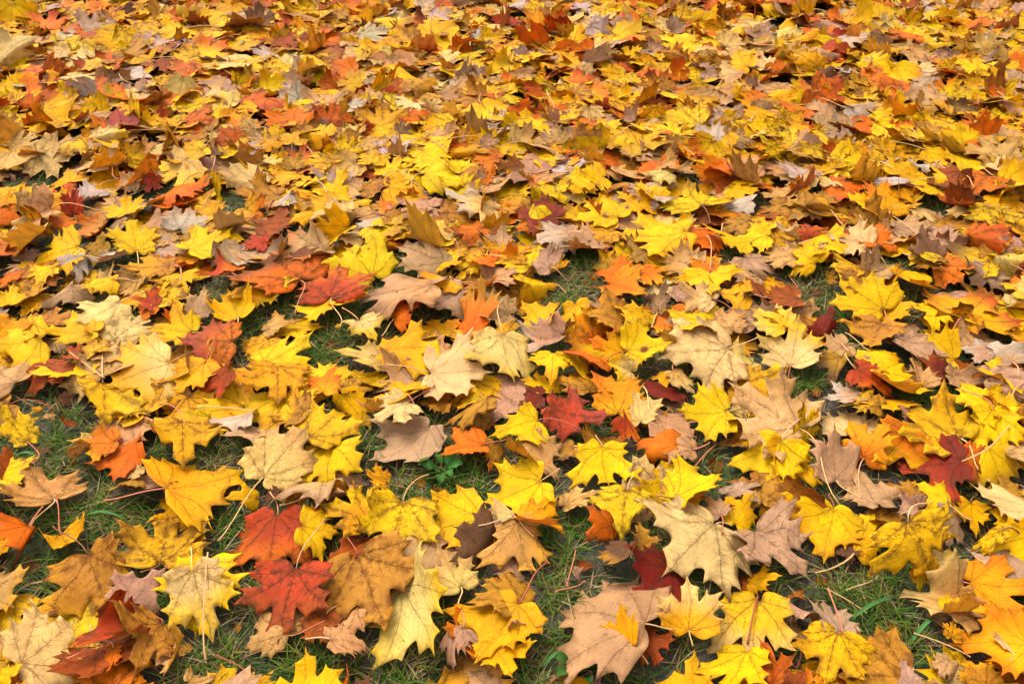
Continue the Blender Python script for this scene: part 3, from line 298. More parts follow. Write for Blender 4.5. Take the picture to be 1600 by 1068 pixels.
(0.3302,0.9107,0.0377,-0.466,-0.18,0.279,0.0579,0.858,'K>T','',5,(0,0.3,0.02,-0.3,-0.03,-0.3),0,"small pinkish-brown leaf just above right of the large cream leaf with brown veins"),
(-0.3265,0.8848,0.0462,-0.533,-0.095,-1.628,0.0695,1.078,'Y','',5,(-0,-0.02,0.06,-0.02,0.06,0.04),0,"bright yellow leaf left of the broad yellow leaf with brown blotch"),
(-0.2338,0.831,0.0384,-0.051,0.262,-2.728,0.1392,0.958,'A','v',5,(0,0.05,-0,-0.09,0,-0.07),(-0.256,0.867,0.03),"large amber leaf with fine veins overlapping a pale yellow leaf, stalk pointing up"),
(-0.3239,0.8088,0.0385,-0.236,0.141,-3.192,0.1147,0.888,'R>S','m',5,(0,0.04,-0.01,-0.06,-0.02,-0.07),0,"red leaf with brown centre its long brown tip hanging down over grass"),
(-0.4738,0.8028,0.0388,-0.231,0.019,-2.671,0.1184,0.812,'P>Y','v',5,(0.01,0.05,-0.01,-0.08,-0.02,-0.08),(-0.491,0.848,0.03),"pale yellow star leaf on yellow with a long curled tip over grass"),
(-0.0752,0.7764,0.0324,0.237,0.394,0.477,0.075,0.825,'P>T','',5,(0.02,0.13,0.01,-0.2,-0.07,-0.23),(-0.077,0.742,0.03),"pale cream leaf just below right of the broad yellow leaf with brown blotch"),
(0.0092,0.7394,0.0363,-0.005,0.247,2.495,0.1081,0.831,'G','',5,(-0.14,0.05,0.25,-0.09,0.29,-0.08),0,"large golden leaf left of the big plain tan leaf"),
(0.621,0.7388,0.0353,0.092,-0.384,-1.685,0.0613,0.839,'Y>G','f',5,(-0.13,0.02,0.27,-0.04,0.18,-0.04),0,"small folded bright yellow leaf just above the orange-gold leaf"),
(-0.5293,0.7084,0.0224,0.462,0.302,2.163,0.0903,0.875,'R>O','f',5,(-0.09,0.1,0.2,-0.19,0.23,-0.19),(-0.601,0.656,0.03),"folded orange-red leaf with one long pointed tip lying across the cream leaf"),
(0.4545,0.6956,0.036,-0.015,0.151,2.597,0.0898,0.959,'Y>G','v',5,(-0.01,0.02,0.03,-0.05,0.03,-0.04),0,"yellow leaf with dark forked veins at the lower edge beside open grass"),
(0.3218,0.6753,0.0309,0.11,0.535,2.583,0.0841,0.916,'Y','d',5,(-0.03,-0,0.08,-0.02,0.08,0.03),0,"speckled bright yellow leaf below right of the pale golden three-pointed leaf"),
(0.1659,0.6696,0.0417,-0.468,-0.257,0.634,0.0665,1.132,'G','f',5,(-0.03,0.03,0.04,-0.1,0.05,-0.08),(0.185,0.659,0.03),"small folded golden leaf lying on the big plain tan leaf"),
(-0.2708,0.585,0.0353,0.234,-0.083,0.142,0.0877,0.937,'Y','',5,(0.01,0.07,-0.01,-0.12,-0.03,-0.11),0,"plain bright yellow leaf cut off by the lower edge of the picture"),
(-0.0401,1.9059,0.0184,0.349,0.157,1.387,0.1504,0.863,'P>W','',6,(0.22,0.1,-0.11,-0.13,-0.27,-0.09),(-0.004,1.87,0.03),"pale cream leaf shaped like a bird lying flat above the middle"),
(0.9351,1.9021,0.0297,0.216,0.323,-0.255,0.1143,0.916,'G>O','',6,(0.02,0.06,-0.03,0.06,-0.07,-0.09),0,"upturned golden-orange leaf curling up like a crown above yellow leaves"),
(-0.3973,1.8674,0.0403,-0.126,-0.076,1.737,0.104,1.041,'P>T','f',6,(0.01,0.11,-0.03,-0.17,-0.02,-0.2),(-0.332,1.874,0.03),"folded pale cream leaf above the crimson star leaf with long red stalk"),
(0.4095,1.771,0.0411,-0.028,-0.116,1.602,0.1683,1.024,'Y','d',6,(-0,0.04,0.01,-0.05,0.01,-0.05),(0.485,1.778,0.03),"wide yellow leaf with tan curled base above an orange leaf on grass"),
(-0.1395,1.7508,0.0335,0.354,0.178,0.6,0.0773,0.651,'P>Y','f',6,(0.2,0.21,-0.12,-0.27,-0.25,-0.17),(-0.117,1.666,0.03),"folded pale cream leaf below left of the pale cream leaf shaped like a bird"),
(0.8263,1.7144,0.0297,0.323,-0.165,1.124,0.097,1.121,'P','',6,(-0.03,0.14,0.08,-0.26,0.16,-0.24),(0.852,1.659,0.03),"cream leaf with two raised points beside a small red leaf"),
(0.2154,1.5915,0.0402,0.048,-0.023,-2.283,0.1028,1.023,'O>G','',6,(0.02,0.11,-0.04,-0.2,-0.02,-0.19),0,"orange-gold star leaf above dark grass with several pointed lobes"),
(0.9134,1.5727,0.0317,0.303,0.128,1.418,0.0964,1.097,'Y','f',6,(0.05,0.08,0.02,-0.19,-0.01,-0.16),0,"folded bright yellow leaf just below the purplish-brown leaf"),
(-0.1154,1.5599,0.0299,0.26,0.346,1.21,0.1071,0.709,'G>O','f',6,(0.1,0.05,0.05,-0.03,-0.2,-0.05),0,"folded golden leaf just below right of the large grey-brown leaf"),
(-0.3832,1.505,0.0386,0.101,-0.136,-0.018,0.1146,1.088,'R>O','',6,(-0,0.04,0.01,-0.08,0.02,-0.05),(-0.349,1.401,0.03),"crimson star leaf with long red stalk above a grass gap"),
(0.5013,1.5047,0.0451,-0.365,-0.391,1.26,0.0654,1.255,'G','',6,(0.04,0.08,-0.16,-0.23,-0.05,-0.26),0,"golden star leaf with dark centre all lobes spread flat"),
(0.4242,1.4942,0.0359,0.269,-0.084,1.096,0.0866,1.015,'P>T','v',6,(0.05,0.12,-0.04,-0.21,-0.04,-0.2),0,"dark-veined pale cream leaf just left of the golden star leaf with dark centre"),
(-0.8267,1.4795,0.0402,-0.042,-0.229,2.327,0.1008,1.03,'P','',6,(-0.04,0.03,0.05,-0.05,0.07,-0.06),0,"smooth cream-yellow leaf with fine grey veins among yellow leaves"),
(0.8972,1.4658,0.0397,0.201,0.104,1.616,0.0754,0.97,'Y','',6,(0.13,0.02,-0.19,-0.04,-0.25,-0.05),0,"bright yellow leaf just left of the golden leaf with red-orange tip"),
(-0.2433,1.4405,0.021,0.768,0.098,-1.185,0.0735,1.164,'O>R','',6,(0.08,0.14,-0.25,-0.17,-0.18,-0.24),(-0.263,1.385,0.03),"small orange leaf with red tip above a greenish cream leaf"),
(0.9267,1.4317,0.04,0.083,-0.103,-0.806,0.12,1.171,'G>R','d',6,(0.01,0.14,-0.01,-0.27,-0.01,-0.21),(0.884,1.375,0.03),"golden leaf with red-orange tip near the right edge"),
(-0.5596,1.3588,0.0343,0.208,-0.137,1.572,0.1111,1.055,'O>M','m',6,(0,0.06,0.01,-0.1,0.04,-0.08),0,"rusty orange leaf with purple blotches lying on yellow leaves"),
(0.4257,1.3336,0.0408,-0.089,0.023,1.778,0.1448,0.996,'P','v',6,(-0.03,0.06,0.05,-0.08,0.06,-0.1),(0.492,1.368,0.03),"drooping cream leaf with pointed lobes over dark shade"),
(-0.6596,1.2885,0.0331,0.055,-0.23,2.21,0.1221,1.43,'P>G','',6,(0,0.05,-0.01,-0.09,0.04,-0.11),(-0.634,1.314,0.03),"big pale-yellow folded leaf with a blunt lower lobe beside a grass patch"),
(-0.1555,1.2614,0.0397,0.062,0.143,-1.553,0.1214,1.017,'P','',6,(0.03,0.01,-0.06,-0,-0.05,-0.01),(-0.241,1.28,0.03),"pale cream star leaf with long stalk near the middle of the picture"),
(0.0697,1.1618,0.0401,0.03,0.187,-1.838,0.1041,1.059,'R>M','',6,(-0,0.17,0.01,-0.3,0.02,-0.27),(0.052,1.141,0.03),"red leaf with purple tip a wide star in the middle of the yellow leaves"),
(0.5092,1.1101,0.0258,0.293,-0.057,0.97,0.1445,1.097,'P>T','v',6,(0.02,0.05,0.01,-0.08,0.02,-0.05),(0.531,0.941,0.03),"folded cream leaf with long straight stalk standing tall beside grass"),
(0.6925,1.0932,0.0402,-0.27,-0.115,2.344,0.0999,0.935,'O>G','d',6,(0.14,0.14,-0.23,-0.19,-0.22,-0.21),0,"bright orange leaf with black-flecked midrib lying over a dark red leaf"),
(0.777,1.0772,0.0403,0.124,-0.018,0.706,0.1204,1.018,'y>G','m',6,(0.01,-0,-0.02,0.01,-0.02,0.02),(0.782,1.011,0.03),"blotchy yellow leaf with brown veins among bright yellow leaves near the right edge"),
(-0.4148,1.0041,0.0299,0.269,0.124,-0.516,0.1223,0.828,'P>T','v',6,(0.01,0,-0.06,0.05,-0.07,-0),(-0.457,0.868,0.03),"tan-cream leaf with long curved stalk its stalk trailing over grass"),
(0.32,0.8836,0.0381,-0.01,-0.224,2.22,0.1214,1.165,'P','v',6,(-0.03,0.03,0.04,-0.06,0.06,-0.07),(0.346,0.895,0.03),"large cream leaf with brown veins spread over a dark red leaf"),
(0.5996,0.8622,0.0786,-0.824,-0.325,3.417,0.0959,1.641,'Y','m',6,(-0.08,0.12,0.19,-0.23,0.19,-0.15),(0.673,0.938,0.03),"big yellow leaf with brown veins above a patch of open grass"),
(0.3364,0.6118,0.0388,-0.041,-1.225,-0.129,0.0736,0.576,'S>O','f',6,(-0.13,0.15,0.24,-0.19,0.12,-0.18),0,"folded rust-brown leaf left of the yellow leaf with dark forked veins"),
]
HIDDEN_LEAVES = [
(-0.8611,1.302,0.02,0.405,-0,3.303,0.0876,1,'Y','',1,(0.01,-0.02,0,0,0,0),0),
(-0.5029,0.8788,0.0189,0.374,0.584,-2.209,0.0482,0.717,'G','',1,(0.06,0.05,0.05,-0.19,-0.22,-0.06),0),
(-0.5977,1.0143,0.0151,0.636,0,3.18,0.0754,1,'K','',1,(0.03,-0.07,0,0,0,0),0),
(0.2704,0.9574,0.0228,0.359,-0.072,1.614,0.0457,0.902,'y>A','',2,(-0.06,0.03,0.1,-0.11,0.04,-0.23),0),
(0.5281,0.6223,0.0284,-0.425,-0.229,-0.044,0.0413,0.734,'K','',2,(-0.09,0.09,0.23,-0.19,0.03,-0.18),0),
(-0.553,1.1528,0.0227,0.539,-0.182,1.917,0.0428,1.018,'y','',2,(0.12,0.01,-0.23,-0.16,-0.2,-0.23),0),
(0.3667,0.7926,0.0256,-0.372,-0.028,0.94,0.0383,0.896,'S','',2,(0.13,-0,-0.12,-0.21,-0.24,-0.08),0),
(-0.2735,1.245,0.0277,-0.283,-0.026,-0.51,0.0581,0.888,'y','',2,(0.06,0.17,-0.02,-0.3,-0.09,-0.29),0),
(0.6031,0.742,0.0229,-0.324,-0.161,-2.304,0.0344,0.863,'K','f',2,(0.01,-0.06,0,-0.03,-0.11,-0.1),0),
(0.5057,0.8572,0.0225,-0.151,-0.208,-2.021,0.0377,0.881,'B','f',2,(-0.04,-0.07,0.1,-0.01,-0.01,-0.07),0),
(0.3138,1.1871,0.023,0.153,0.238,1.333,0.0496,0.975,'K','',2,(0.04,0.04,-0.02,-0.17,-0.11,-0.2),0),
(-0.6207,0.9923,0.0232,0.138,0.497,2.087,0.0543,0.975,'A','',2,(-0.03,0.05,0.16,-0.14,-0.02,-0.14),0),
(-0.9377,2.0598,0.032,-0.025,-0.591,2.984,0.0659,0.826,'R>M','',3,(-0.06,0.1,0.08,0,-0.01,-0.3),0),
(0.9062,1.2027,0.0248,0.769,-0.569,1.309,0.0455,0.935,'Y','',3,(0.02,-0.01,-0.07,-0.04,-0.08,-0.25),0),
(-0.1187,1.1956,0.0272,-0.051,0.325,1.641,0.058,0.971,'A','',3,(-0.04,0.02,0.11,-0.1,0.02,-0.1),0),
(-1.1189,1.573,0.0272,0.083,-0.063,-0.653,0.057,0.972,'O>R','',3,(0.02,-0.01,-0.04,-0.04,-0.06,-0.08),0),
(0.2467,1.1274,0.0269,0.273,-0.467,-0.939,0.0472,0.878,'G','',3,(-0.03,0.03,0.09,-0.1,-0.14,-0.16),0),
(-0.7511,1.4492,0.027,0.05,-0.346,0.826,0.0506,0.696,'O','',3,(0.02,0.04,0.28,-0.11,-0.26,0.01),0),
(0.3106,1.2732,0.0319,-0.357,0.302,1.549,0.052,0.946,'G','',3,(0.06,0.03,-0.1,-0.13,-0.27,-0.14),0),
(-0.2378,1.1739,0.0271,0.306,0.415,1.616,0.0522,0.933,'T','f',3,(-0.01,0.02,0.14,-0.13,-0.03,-0.13),0),
(-0.6934,1.7853,0.0435,-0.112,-0.712,-0.951,0.095,0.693,'K','f',3,(0.3,-0.02,-0.3,0.03,-0.3,0.01),0),
(-0.7356,1.8751,0.0314,0.205,-0.366,0.492,0.0645,0.786,'G>A','',4,(0.06,0.08,0.03,-0.15,-0.24,-0.08),0),
(-0.5771,1.7329,0.0313,-0.157,-0.054,1.602,0.0614,0.974,'R','',4,(-0.01,-0.02,0.04,-0.06,0.03,-0.01),0),
(0.2308,1.2738,0.0313,0.393,0.235,1.566,0.062,0.918,'P>Y','f',4,(0.16,0.02,-0.21,-0.08,-0.29,-0.09),0),
(-0.5562,1.9357,0.0428,-0.471,0.146,2.126,0.0705,0.975,'W>T','f',4,(-0.18,0.08,0.1,-0.1,0.07,-0.21),0),
(-0.2194,0.6099,0.0303,0.426,-0.909,-0.128,0.0398,0.793,'O','f',4,(-0,0.06,0.12,-0.18,-0.25,-0.17),0),
(0.7163,1.1279,0.0304,0.554,0.37,0.538,0.0472,0.966,'K','',4,(0.04,0.02,0.05,-0.16,-0.07,-0.15),0),
(-1.0919,1.7463,0.0666,-0.608,0.264,2.089,0.1011,1.311,'P>T','f',4,(0,0,0,0,0,0),0),
(-0.3819,1.5033,0.0336,0.112,-0.37,-1.415,0.0844,0.915,'Y','f',5,(-0.05,0.06,0.15,-0.1,-0.03,-0.11),0),
(0.6634,1.2917,0.0405,-0.456,-0.905,-2.724,0.0424,0.899,'K','f',5,(0,0,0,0,0,0),0),
]
FAR_LEAVES = [
(-0.776,3.597,0.1,-0.02,'Y'),(-0.097,3.576,0.072,0.28,'Y'),(0.296,3.576,0.055,0.19,'Y'),(0.493,3.556,0.083,0.28,'Y'),(0.192,3.556,0.088,0.16,'Y'),(-0.352,3.556,0.11,0.13,'Y'),(1.74,3.535,0.049,1,'G'),(1.396,3.514,0.06,0.41,'Y'),
(0.958,3.514,0.049,1,'R'),(-0.915,3.494,0.087,0.16,'Y'),(0.442,3.494,0.071,0.5,'O'),(0.609,3.494,0.049,0.41,'Y'),(1.553,3.494,0.082,0.4,'S'),(1.642,3.494,0.098,0.2,'W'),(1.894,3.494,0.087,0.45,'O'),(-0.628,3.474,0.124,0.18,'O'),
(-0.528,3.474,0.07,0.64,'Y'),(0.886,3.474,0.038,0.69,'Y'),(1.157,3.454,0.032,1,'Y'),(1.432,3.454,0.092,0.07,'O'),(0.263,3.454,0.07,0.38,'W'),(-0.268,3.434,0.08,0.27,'G'),(-0.062,3.434,0.064,0.32,'P'),(-1.09,3.434,0.096,0.33,'G'),
(-1.694,3.434,0.091,0.48,'G'),(1.968,3.434,0.048,1,'Y'),(-1.802,3.424,0.08,0.13,'W'),(0.124,3.415,0.107,0.39,'Y'),(-1.333,3.415,0.107,0.34,'A'),(1.295,3.415,0.08,0.03,'W'),(-1.488,3.415,0.053,1,'B'),(-1.252,3.395,0.08,0.38,'O'),
(0.833,3.395,0.064,0.21,'W'),(0.697,3.395,0.058,0.53,'Y'),(0.395,3.395,0.08,0.72,'Y'),(1.481,3.395,0.074,0.24,'Y'),(1.104,3.395,0.069,1,'G'),(-1.394,3.376,0.09,0.38,'Y'),(-0.301,3.376,0.09,0.45,'W'),(-0.171,3.357,0.105,0.18,'P'),
(0.544,3.357,0.095,0.24,'T'),(-0.789,3.357,0.142,0.19,'Y'),(-1.899,3.338,0.12,1,'Y'),(0.189,3.338,0.105,0.17,'P'),(1.217,3.338,0.063,0.45,'O'),(1.649,3.338,0.063,1,'Y'),(-1.751,3.319,0.12,0.14,'O'),(1.484,3.319,0.042,0.53,'R'),
(1.793,3.319,0.057,0.28,'G'),(-0.048,3.319,0.042,0.75,'R'),(1.848,3.319,0.073,0.25,'P'),(-1.122,3.301,0.119,-0.04,'Y'),(0.44,3.301,0.057,0.7,'Y'),(1.303,3.301,0.042,0.52,'Y'),(0.727,3.283,0.103,0.46,'Y'),
(0.793,3.283,0.062,0.2,'O'),(1.039,3.283,0.072,0.04,'Y'),(-1.56,3.264,0.103,0.48,'K'),(-0.43,3.264,0.118,0.34,'Y'),(0.867,3.264,0.129,0.08,'T'),(-0.921,3.264,0.087,1,'K'),(1.393,3.246,0.102,0.33,'P'),(0.196,3.246,0.087,0.26,'A'),
(-0.792,3.246,0.077,0.17,'Y'),(-0.173,3.246,0.077,0.45,'A'),(-0.119,3.228,0.041,0.74,'O'),(1.541,3.228,0.097,-0.04,'Y'),(0.608,3.211,0.056,0.94,'K'),(1.198,3.211,0.117,0.06,'K'),(0.317,3.193,0.076,0.87,'W'),
(1.093,3.193,0.056,0.25,'O'),(1.31,3.193,0.056,0.95,'Y'),(1.451,3.193,0.066,-0.02,'P'),(-0.257,3.176,0.111,0.43,'Y'),(-0.116,3.158,0.045,0.56,'W'),(1.637,3.158,0.06,0.33,'Y'),(1.832,3.141,0.05,0.49,'Y'),
(-1.606,3.141,0.07,0.13,'W'),(1.189,3.141,0.045,0.58,'R'),(-0.658,3.124,0.104,0.2,'O'),(1.715,3.124,0.05,0.33,'W'),(-0.508,3.124,0.109,0.3,'W'),(0.433,3.124,0.109,0.36,'Y'),(0.075,3.107,0.114,0.2,'Y'),
(1.242,3.107,0.069,0.53,'Y'),(-0.401,3.091,0.113,0.2,'A'),(-1.674,3.082,0.084,0.2,'T'),(-1.414,3.074,0.113,0.28,'Y'),(0.228,3.074,0.088,0.37,'Y'),(1.1,3.074,0.059,0.43,'Y'),(-1.246,3.066,0.113,0.05,'W'),
(1.487,3.058,0.064,0.16,'P'),(0.937,3.058,0.054,0.93,'Y'),(-1.114,3.042,0.068,0.41,'K'),(0.588,3.042,0.127,0.29,'Y'),(-0.955,3.042,0.097,0.3,'Y'),(0.871,3.042,0.063,0.47,'P'),(1.289,3.042,0.068,1,'K'),
(-0.096,3.025,0.058,0.72,'K'),(0.507,3.025,0.058,0.29,'K'),(1.588,3.025,0.082,0.55,'A'),(-1.536,3.009,0.106,0.13,'Y'),(-0.174,3.009,0.072,0.68,'O'),(1.66,3.009,0.077,0.93,'P'),(-0.502,2.994,0.086,0.28,'Y'),
(1.094,2.994,0.091,0.34,'Y'),(-1.045,2.978,0.115,0.24,'Y'),(-0.62,2.962,0.091,0.24,'A'),(0.969,2.962,0.081,0.33,'T'),(-1.29,2.947,0.156,0.08,'A'),(0.276,2.947,0.085,0.12,'O'),(0.331,2.947,0.047,1,'T'),
(1.401,2.947,0.085,0.3,'T'),(1.009,2.947,0.043,1,'G'),(-0.414,2.947,0.057,0.54,'P'),(-0.039,2.947,0.085,0.35,'Y'),(0.403,2.947,0.066,0.63,'Y'),(0.033,2.931,0.047,1,'W'),(-1.477,2.916,0.094,0.23,'P'),(-0.76,2.916,0.113,0.11,'P'),
(-0.323,2.916,0.052,1,'A'),(0.673,2.916,0.061,0.33,'T'),(1.559,2.916,0.056,1,'A'),(-1.678,2.901,0.141,0.41,'P'),(0.73,2.901,0.075,0.58,'P'),(1.678,2.901,0.089,0.43,'Y'),(0.45,2.886,0.047,0.84,'G'),(-0.978,2.871,0.153,-0.12,'P'),
(0.2,2.871,0.084,0.19,'Y'),(0.827,2.871,0.07,0.23,'P'),(1.475,2.856,0.051,0.93,'Y'),(0.37,2.842,0.06,0.21,'R'),(0.627,2.842,0.069,-0.04,'K'),(0.091,2.842,0.069,0.53,'G'),(1.351,2.842,0.078,0.1,'P'),(1.549,2.827,0.092,0.23,'Y'),
(-1.362,2.827,0.124,0.17,'O'),(-0.785,2.827,0.064,0.38,'Y'),(0.497,2.827,0.055,0.39,'Y'),(0.887,2.827,0.055,0.54,'O'),(-0.394,2.813,0.124,-0.05,'T'),(1.202,2.813,0.082,1,'Y'),(0.947,2.813,0.05,0.21,'A'),
(-0.689,2.799,0.091,0.06,'K'),(0.016,2.799,0.032,1,'Y'),(-0.196,2.799,0.087,0.08,'Y'),(1.636,2.784,0.077,0.26,'Y'),(-0.565,2.784,0.095,0.37,'O'),(-1.246,2.77,0.109,0.22,'W'),(-1.067,2.77,0.09,0.21,'O'),
(0.552,2.77,0.059,1,'O'),(1.03,2.77,0.054,1,'B'),(-1.55,2.756,0.126,0.06,'R'),(-0.115,2.756,0.045,1,'W'),(0.649,2.756,0.05,0.65,'K'),(1.267,2.756,0.108,0.34,'Y'),(1.095,2.756,0.045,1,'K'),(0.042,2.742,0.049,0.64,'T'),
(0.338,2.729,0.076,0.21,'Y'),(0.79,2.729,0.036,1,'Y'),(1.528,2.729,0.072,0.38,'Y'),(-0.595,2.715,0.058,1,'O'),(0.932,2.715,0.049,0.48,'Y'),(-0.521,2.702,0.075,0.59,'Y'),(-0.696,2.702,0.08,0.03,'K'),(0.227,2.702,0.08,0.25,'O'),
(-0.134,2.688,0.084,0.28,'K'),(-0.844,2.675,0.075,1,'Y'),(1.116,2.675,0.066,0.53,'A'),(-0.783,2.675,0.079,1,'Y'),(0.456,2.675,0.075,0.72,'A'),(-1.606,2.662,0.083,0.49,'Y'),(-1.473,2.635,0.122,0.39,'O'),
(-1.285,2.635,0.096,0.41,'O'),(-0.359,2.635,0.083,0.44,'O'),(-0.415,2.635,0.057,0.55,'Y'),(0.587,2.635,0.052,0.99,'Y'),(0.731,2.622,0.074,0.21,'P'),(0.227,2.622,0.069,0.15,'A'),(1.356,2.622,0.091,0.54,'Y'),
(1.155,2.622,0.061,0.37,'G'),(-1.175,2.61,0.082,0.23,'P'),(-0.085,2.61,0.099,0.26,'Y'),(0.065,2.61,0.056,0.72,'O'),(-1.036,2.597,0.09,1,'P'),(-0.691,2.597,0.069,0.68,'W'),(-0.39,2.597,0.043,0.99,'R'),(-0.2,2.597,0.06,0.59,'K'),
(0.821,2.597,0.039,0.33,'Y'),(1.081,2.597,0.026,1,'T'),(-1.336,2.584,0.09,0.37,'W'),(1.276,2.584,0.09,0.37,'K'),(-0.581,2.572,0.086,0.1,'T'),(0.541,2.572,0.124,-0.14,'A'),(0.358,2.572,0.077,0.23,'G'),(0.686,2.572,0.047,0.99,'Y'),
(0.139,2.572,0.086,0.23,'Y'),(1.49,2.572,0.056,0.45,'O'),(0.851,2.559,0.06,0.6,'G'),(1.435,2.559,0.047,1,'Y'),(0.967,2.547,0.11,0.64,'O'),(-1.228,2.547,0.072,0.6,'P'),(-0.419,2.547,0.059,0.59,'P'),(0.888,2.547,0.051,0.99,'Y'),
(-1.463,2.51,0.063,0.84,'O'),(-0.307,2.51,0.088,0.19,'P'),(-0.898,2.51,0.097,0.09,'P'),(0.283,2.51,0.042,0.97,'R'),(0.102,2.51,0.034,0.97,'O'),(1.537,2.51,0.05,1,'Y'),(-0.233,2.498,0.054,0.7,'T'),(0.741,2.486,0.054,0.98,'K'),
(-0.789,2.486,0.058,0.34,'Y'),(-0.484,2.486,0.071,0.26,'W'),(0.555,2.474,0.062,0.18,'O'),(1.346,2.474,0.062,1,'K'),(0.029,2.474,0.058,0.96,'O'),(1.168,2.474,0.083,0.58,'G'),(-0.664,2.463,0.07,0.27,'Y'),
(0.168,2.463,0.025,0.96,'K'),(1.039,2.463,0.083,0.48,'W'),(1.409,2.463,0.037,0.18,'R'),(-0.062,2.451,0.111,0.24,'Y'),(0.647,2.451,0.049,0.49,'Y'),(1.504,2.451,0.049,0.26,'Y'),(0.23,2.451,0.066,0.65,'P'),
(-1.037,2.428,0.037,0.99,'R'),(-1.128,2.428,0.061,0.29,'Y'),(-0.29,2.428,0.061,0.61,'O'),(0.423,2.428,0.053,0.96,'Y'),(-1.351,2.416,0.114,0.42,'Y'),(-0.645,2.416,0.106,0.39,'O'),(-0.384,2.416,0.106,0.45,'G'),
(0.365,2.416,0.053,0.96,'K'),(1.218,2.416,0.045,0.88,'Y'),(1.436,2.416,0.073,0.34,'Y'),(0.114,2.416,0.049,0.9,'K'),(-0.841,2.405,0.089,0.52,'O'),(1.361,2.394,0.073,0.33,'O'),(-0.527,2.394,0.085,0.81,'R'),
(-1.059,2.394,0.053,0.55,'G'),(-0.905,2.383,0.097,0.35,'O'),(-1.468,2.383,0.057,1,'T'),(0.826,2.383,0.081,0.55,'Y'),(1.004,2.383,0.073,0.15,'O'),(0.605,2.383,0.061,0.26,'W'),(0.22,2.371,0.08,-0.06,'O'),
(1.131,2.371,0.06,0.01,'O'),(0.921,2.371,0.052,0.4,'K'),(0.752,2.349,0.044,0.96,'Y'),(-1.165,2.349,0.112,0.23,'M'),(0.469,2.349,0.08,0.13,'Y'),(0.882,2.349,0.02,0.97,'Y'),(-0.768,2.339,0.052,0.7,'T'),(-0.93,2.339,0.112,0.07,'A'),
(-0.217,2.339,0.108,0.33,'Y'),(-0.541,2.339,0.048,0.95,'K'),(-0.309,2.328,0.04,0.94,'K'),(-0.415,2.328,0.036,0.95,'R'),(-0.687,2.328,0.052,0.69,'Y'),(0.696,2.328,0.075,0.75,'Y'),(1.107,2.328,0.099,-0.16,'Y'),
(-0.46,2.317,0.075,0.16,'P'),(0.17,2.317,0.079,0.19,'K'),(0.554,2.306,0.087,0.26,'W'),(-0.092,2.306,0.106,0.11,'Y'),(-1.187,2.296,0.051,0.41,'G'),(-0.616,2.296,0.067,0.08,'G'),(1.169,2.296,0.079,0.23,'Y'),
(1.42,2.296,0.067,0.29,'K'),(1.269,2.285,0.09,0.55,'Y'),(-0.803,2.275,0.07,0.58,'O'),(0.635,2.275,0.062,0.63,'K'),(0.113,2.275,0.07,0.35,'T'),(-1.378,2.264,0.078,0.31,'T'),(-1.039,2.264,0.051,0.53,'T'),
(0.339,2.264,0.144,0.2,'Y'),(-1.171,2.254,0.05,0.28,'K'),(-0.685,2.254,0.05,0.37,'G'),(-0.224,2.244,0.1,0.12,'Y'),(0.045,2.244,0.077,0.41,'P'),(-0.148,2.244,0.085,0.11,'O'),(0.206,2.244,0.07,0.26,'A'),
(0.925,2.244,0.073,0.24,'K'),(-0.327,2.234,0.085,0.12,'W'),(0.456,2.234,0.05,0.93,'T'),(0.801,2.234,0.073,0.74,'K'),(1.418,2.234,0.027,0.99,'O'),(-0.589,2.223,0.065,0.07,'O'),(-0.071,2.223,0.05,0.66,'K'),
(-0.729,2.213,0.057,0.34,'W'),(-0.447,2.203,0.065,0.65,'Y'),(0.877,2.203,0.038,0.95,'O'),(-0.496,2.203,0.042,0.12,'Y'),(0.536,2.203,0.069,0.69,'Y'),(1.329,2.203,0.122,0.37,'T'),(1.063,2.203,0.099,0.21,'G'),
(0.722,2.184,0.049,0.94,'Y'),(-1.254,2.184,0.106,0.33,'P'),(1.167,2.174,0.079,0.25,'Y'),(-1.027,2.174,0.072,0.95,'Y'),(-0.888,2.164,0.098,0.19,'Y'),(0.962,2.164,0.075,0.13,'Y'),(-0.376,2.164,0.064,0.21,'Y'),
(-0.66,2.164,0.049,0.36,'P'),(0.101,2.164,0.087,-0.04,'Y'),(-1.342,2.154,0.09,-0.05,'P'),(-0.514,2.154,0.075,0.1,'Y'),(-0.214,2.154,0.086,0.13,'Y'),(-0.582,2.145,0.056,0.32,'A'),(-1.112,2.145,0.086,0.11,'P'),
(-0.07,2.145,0.082,-0.02,'O'),]
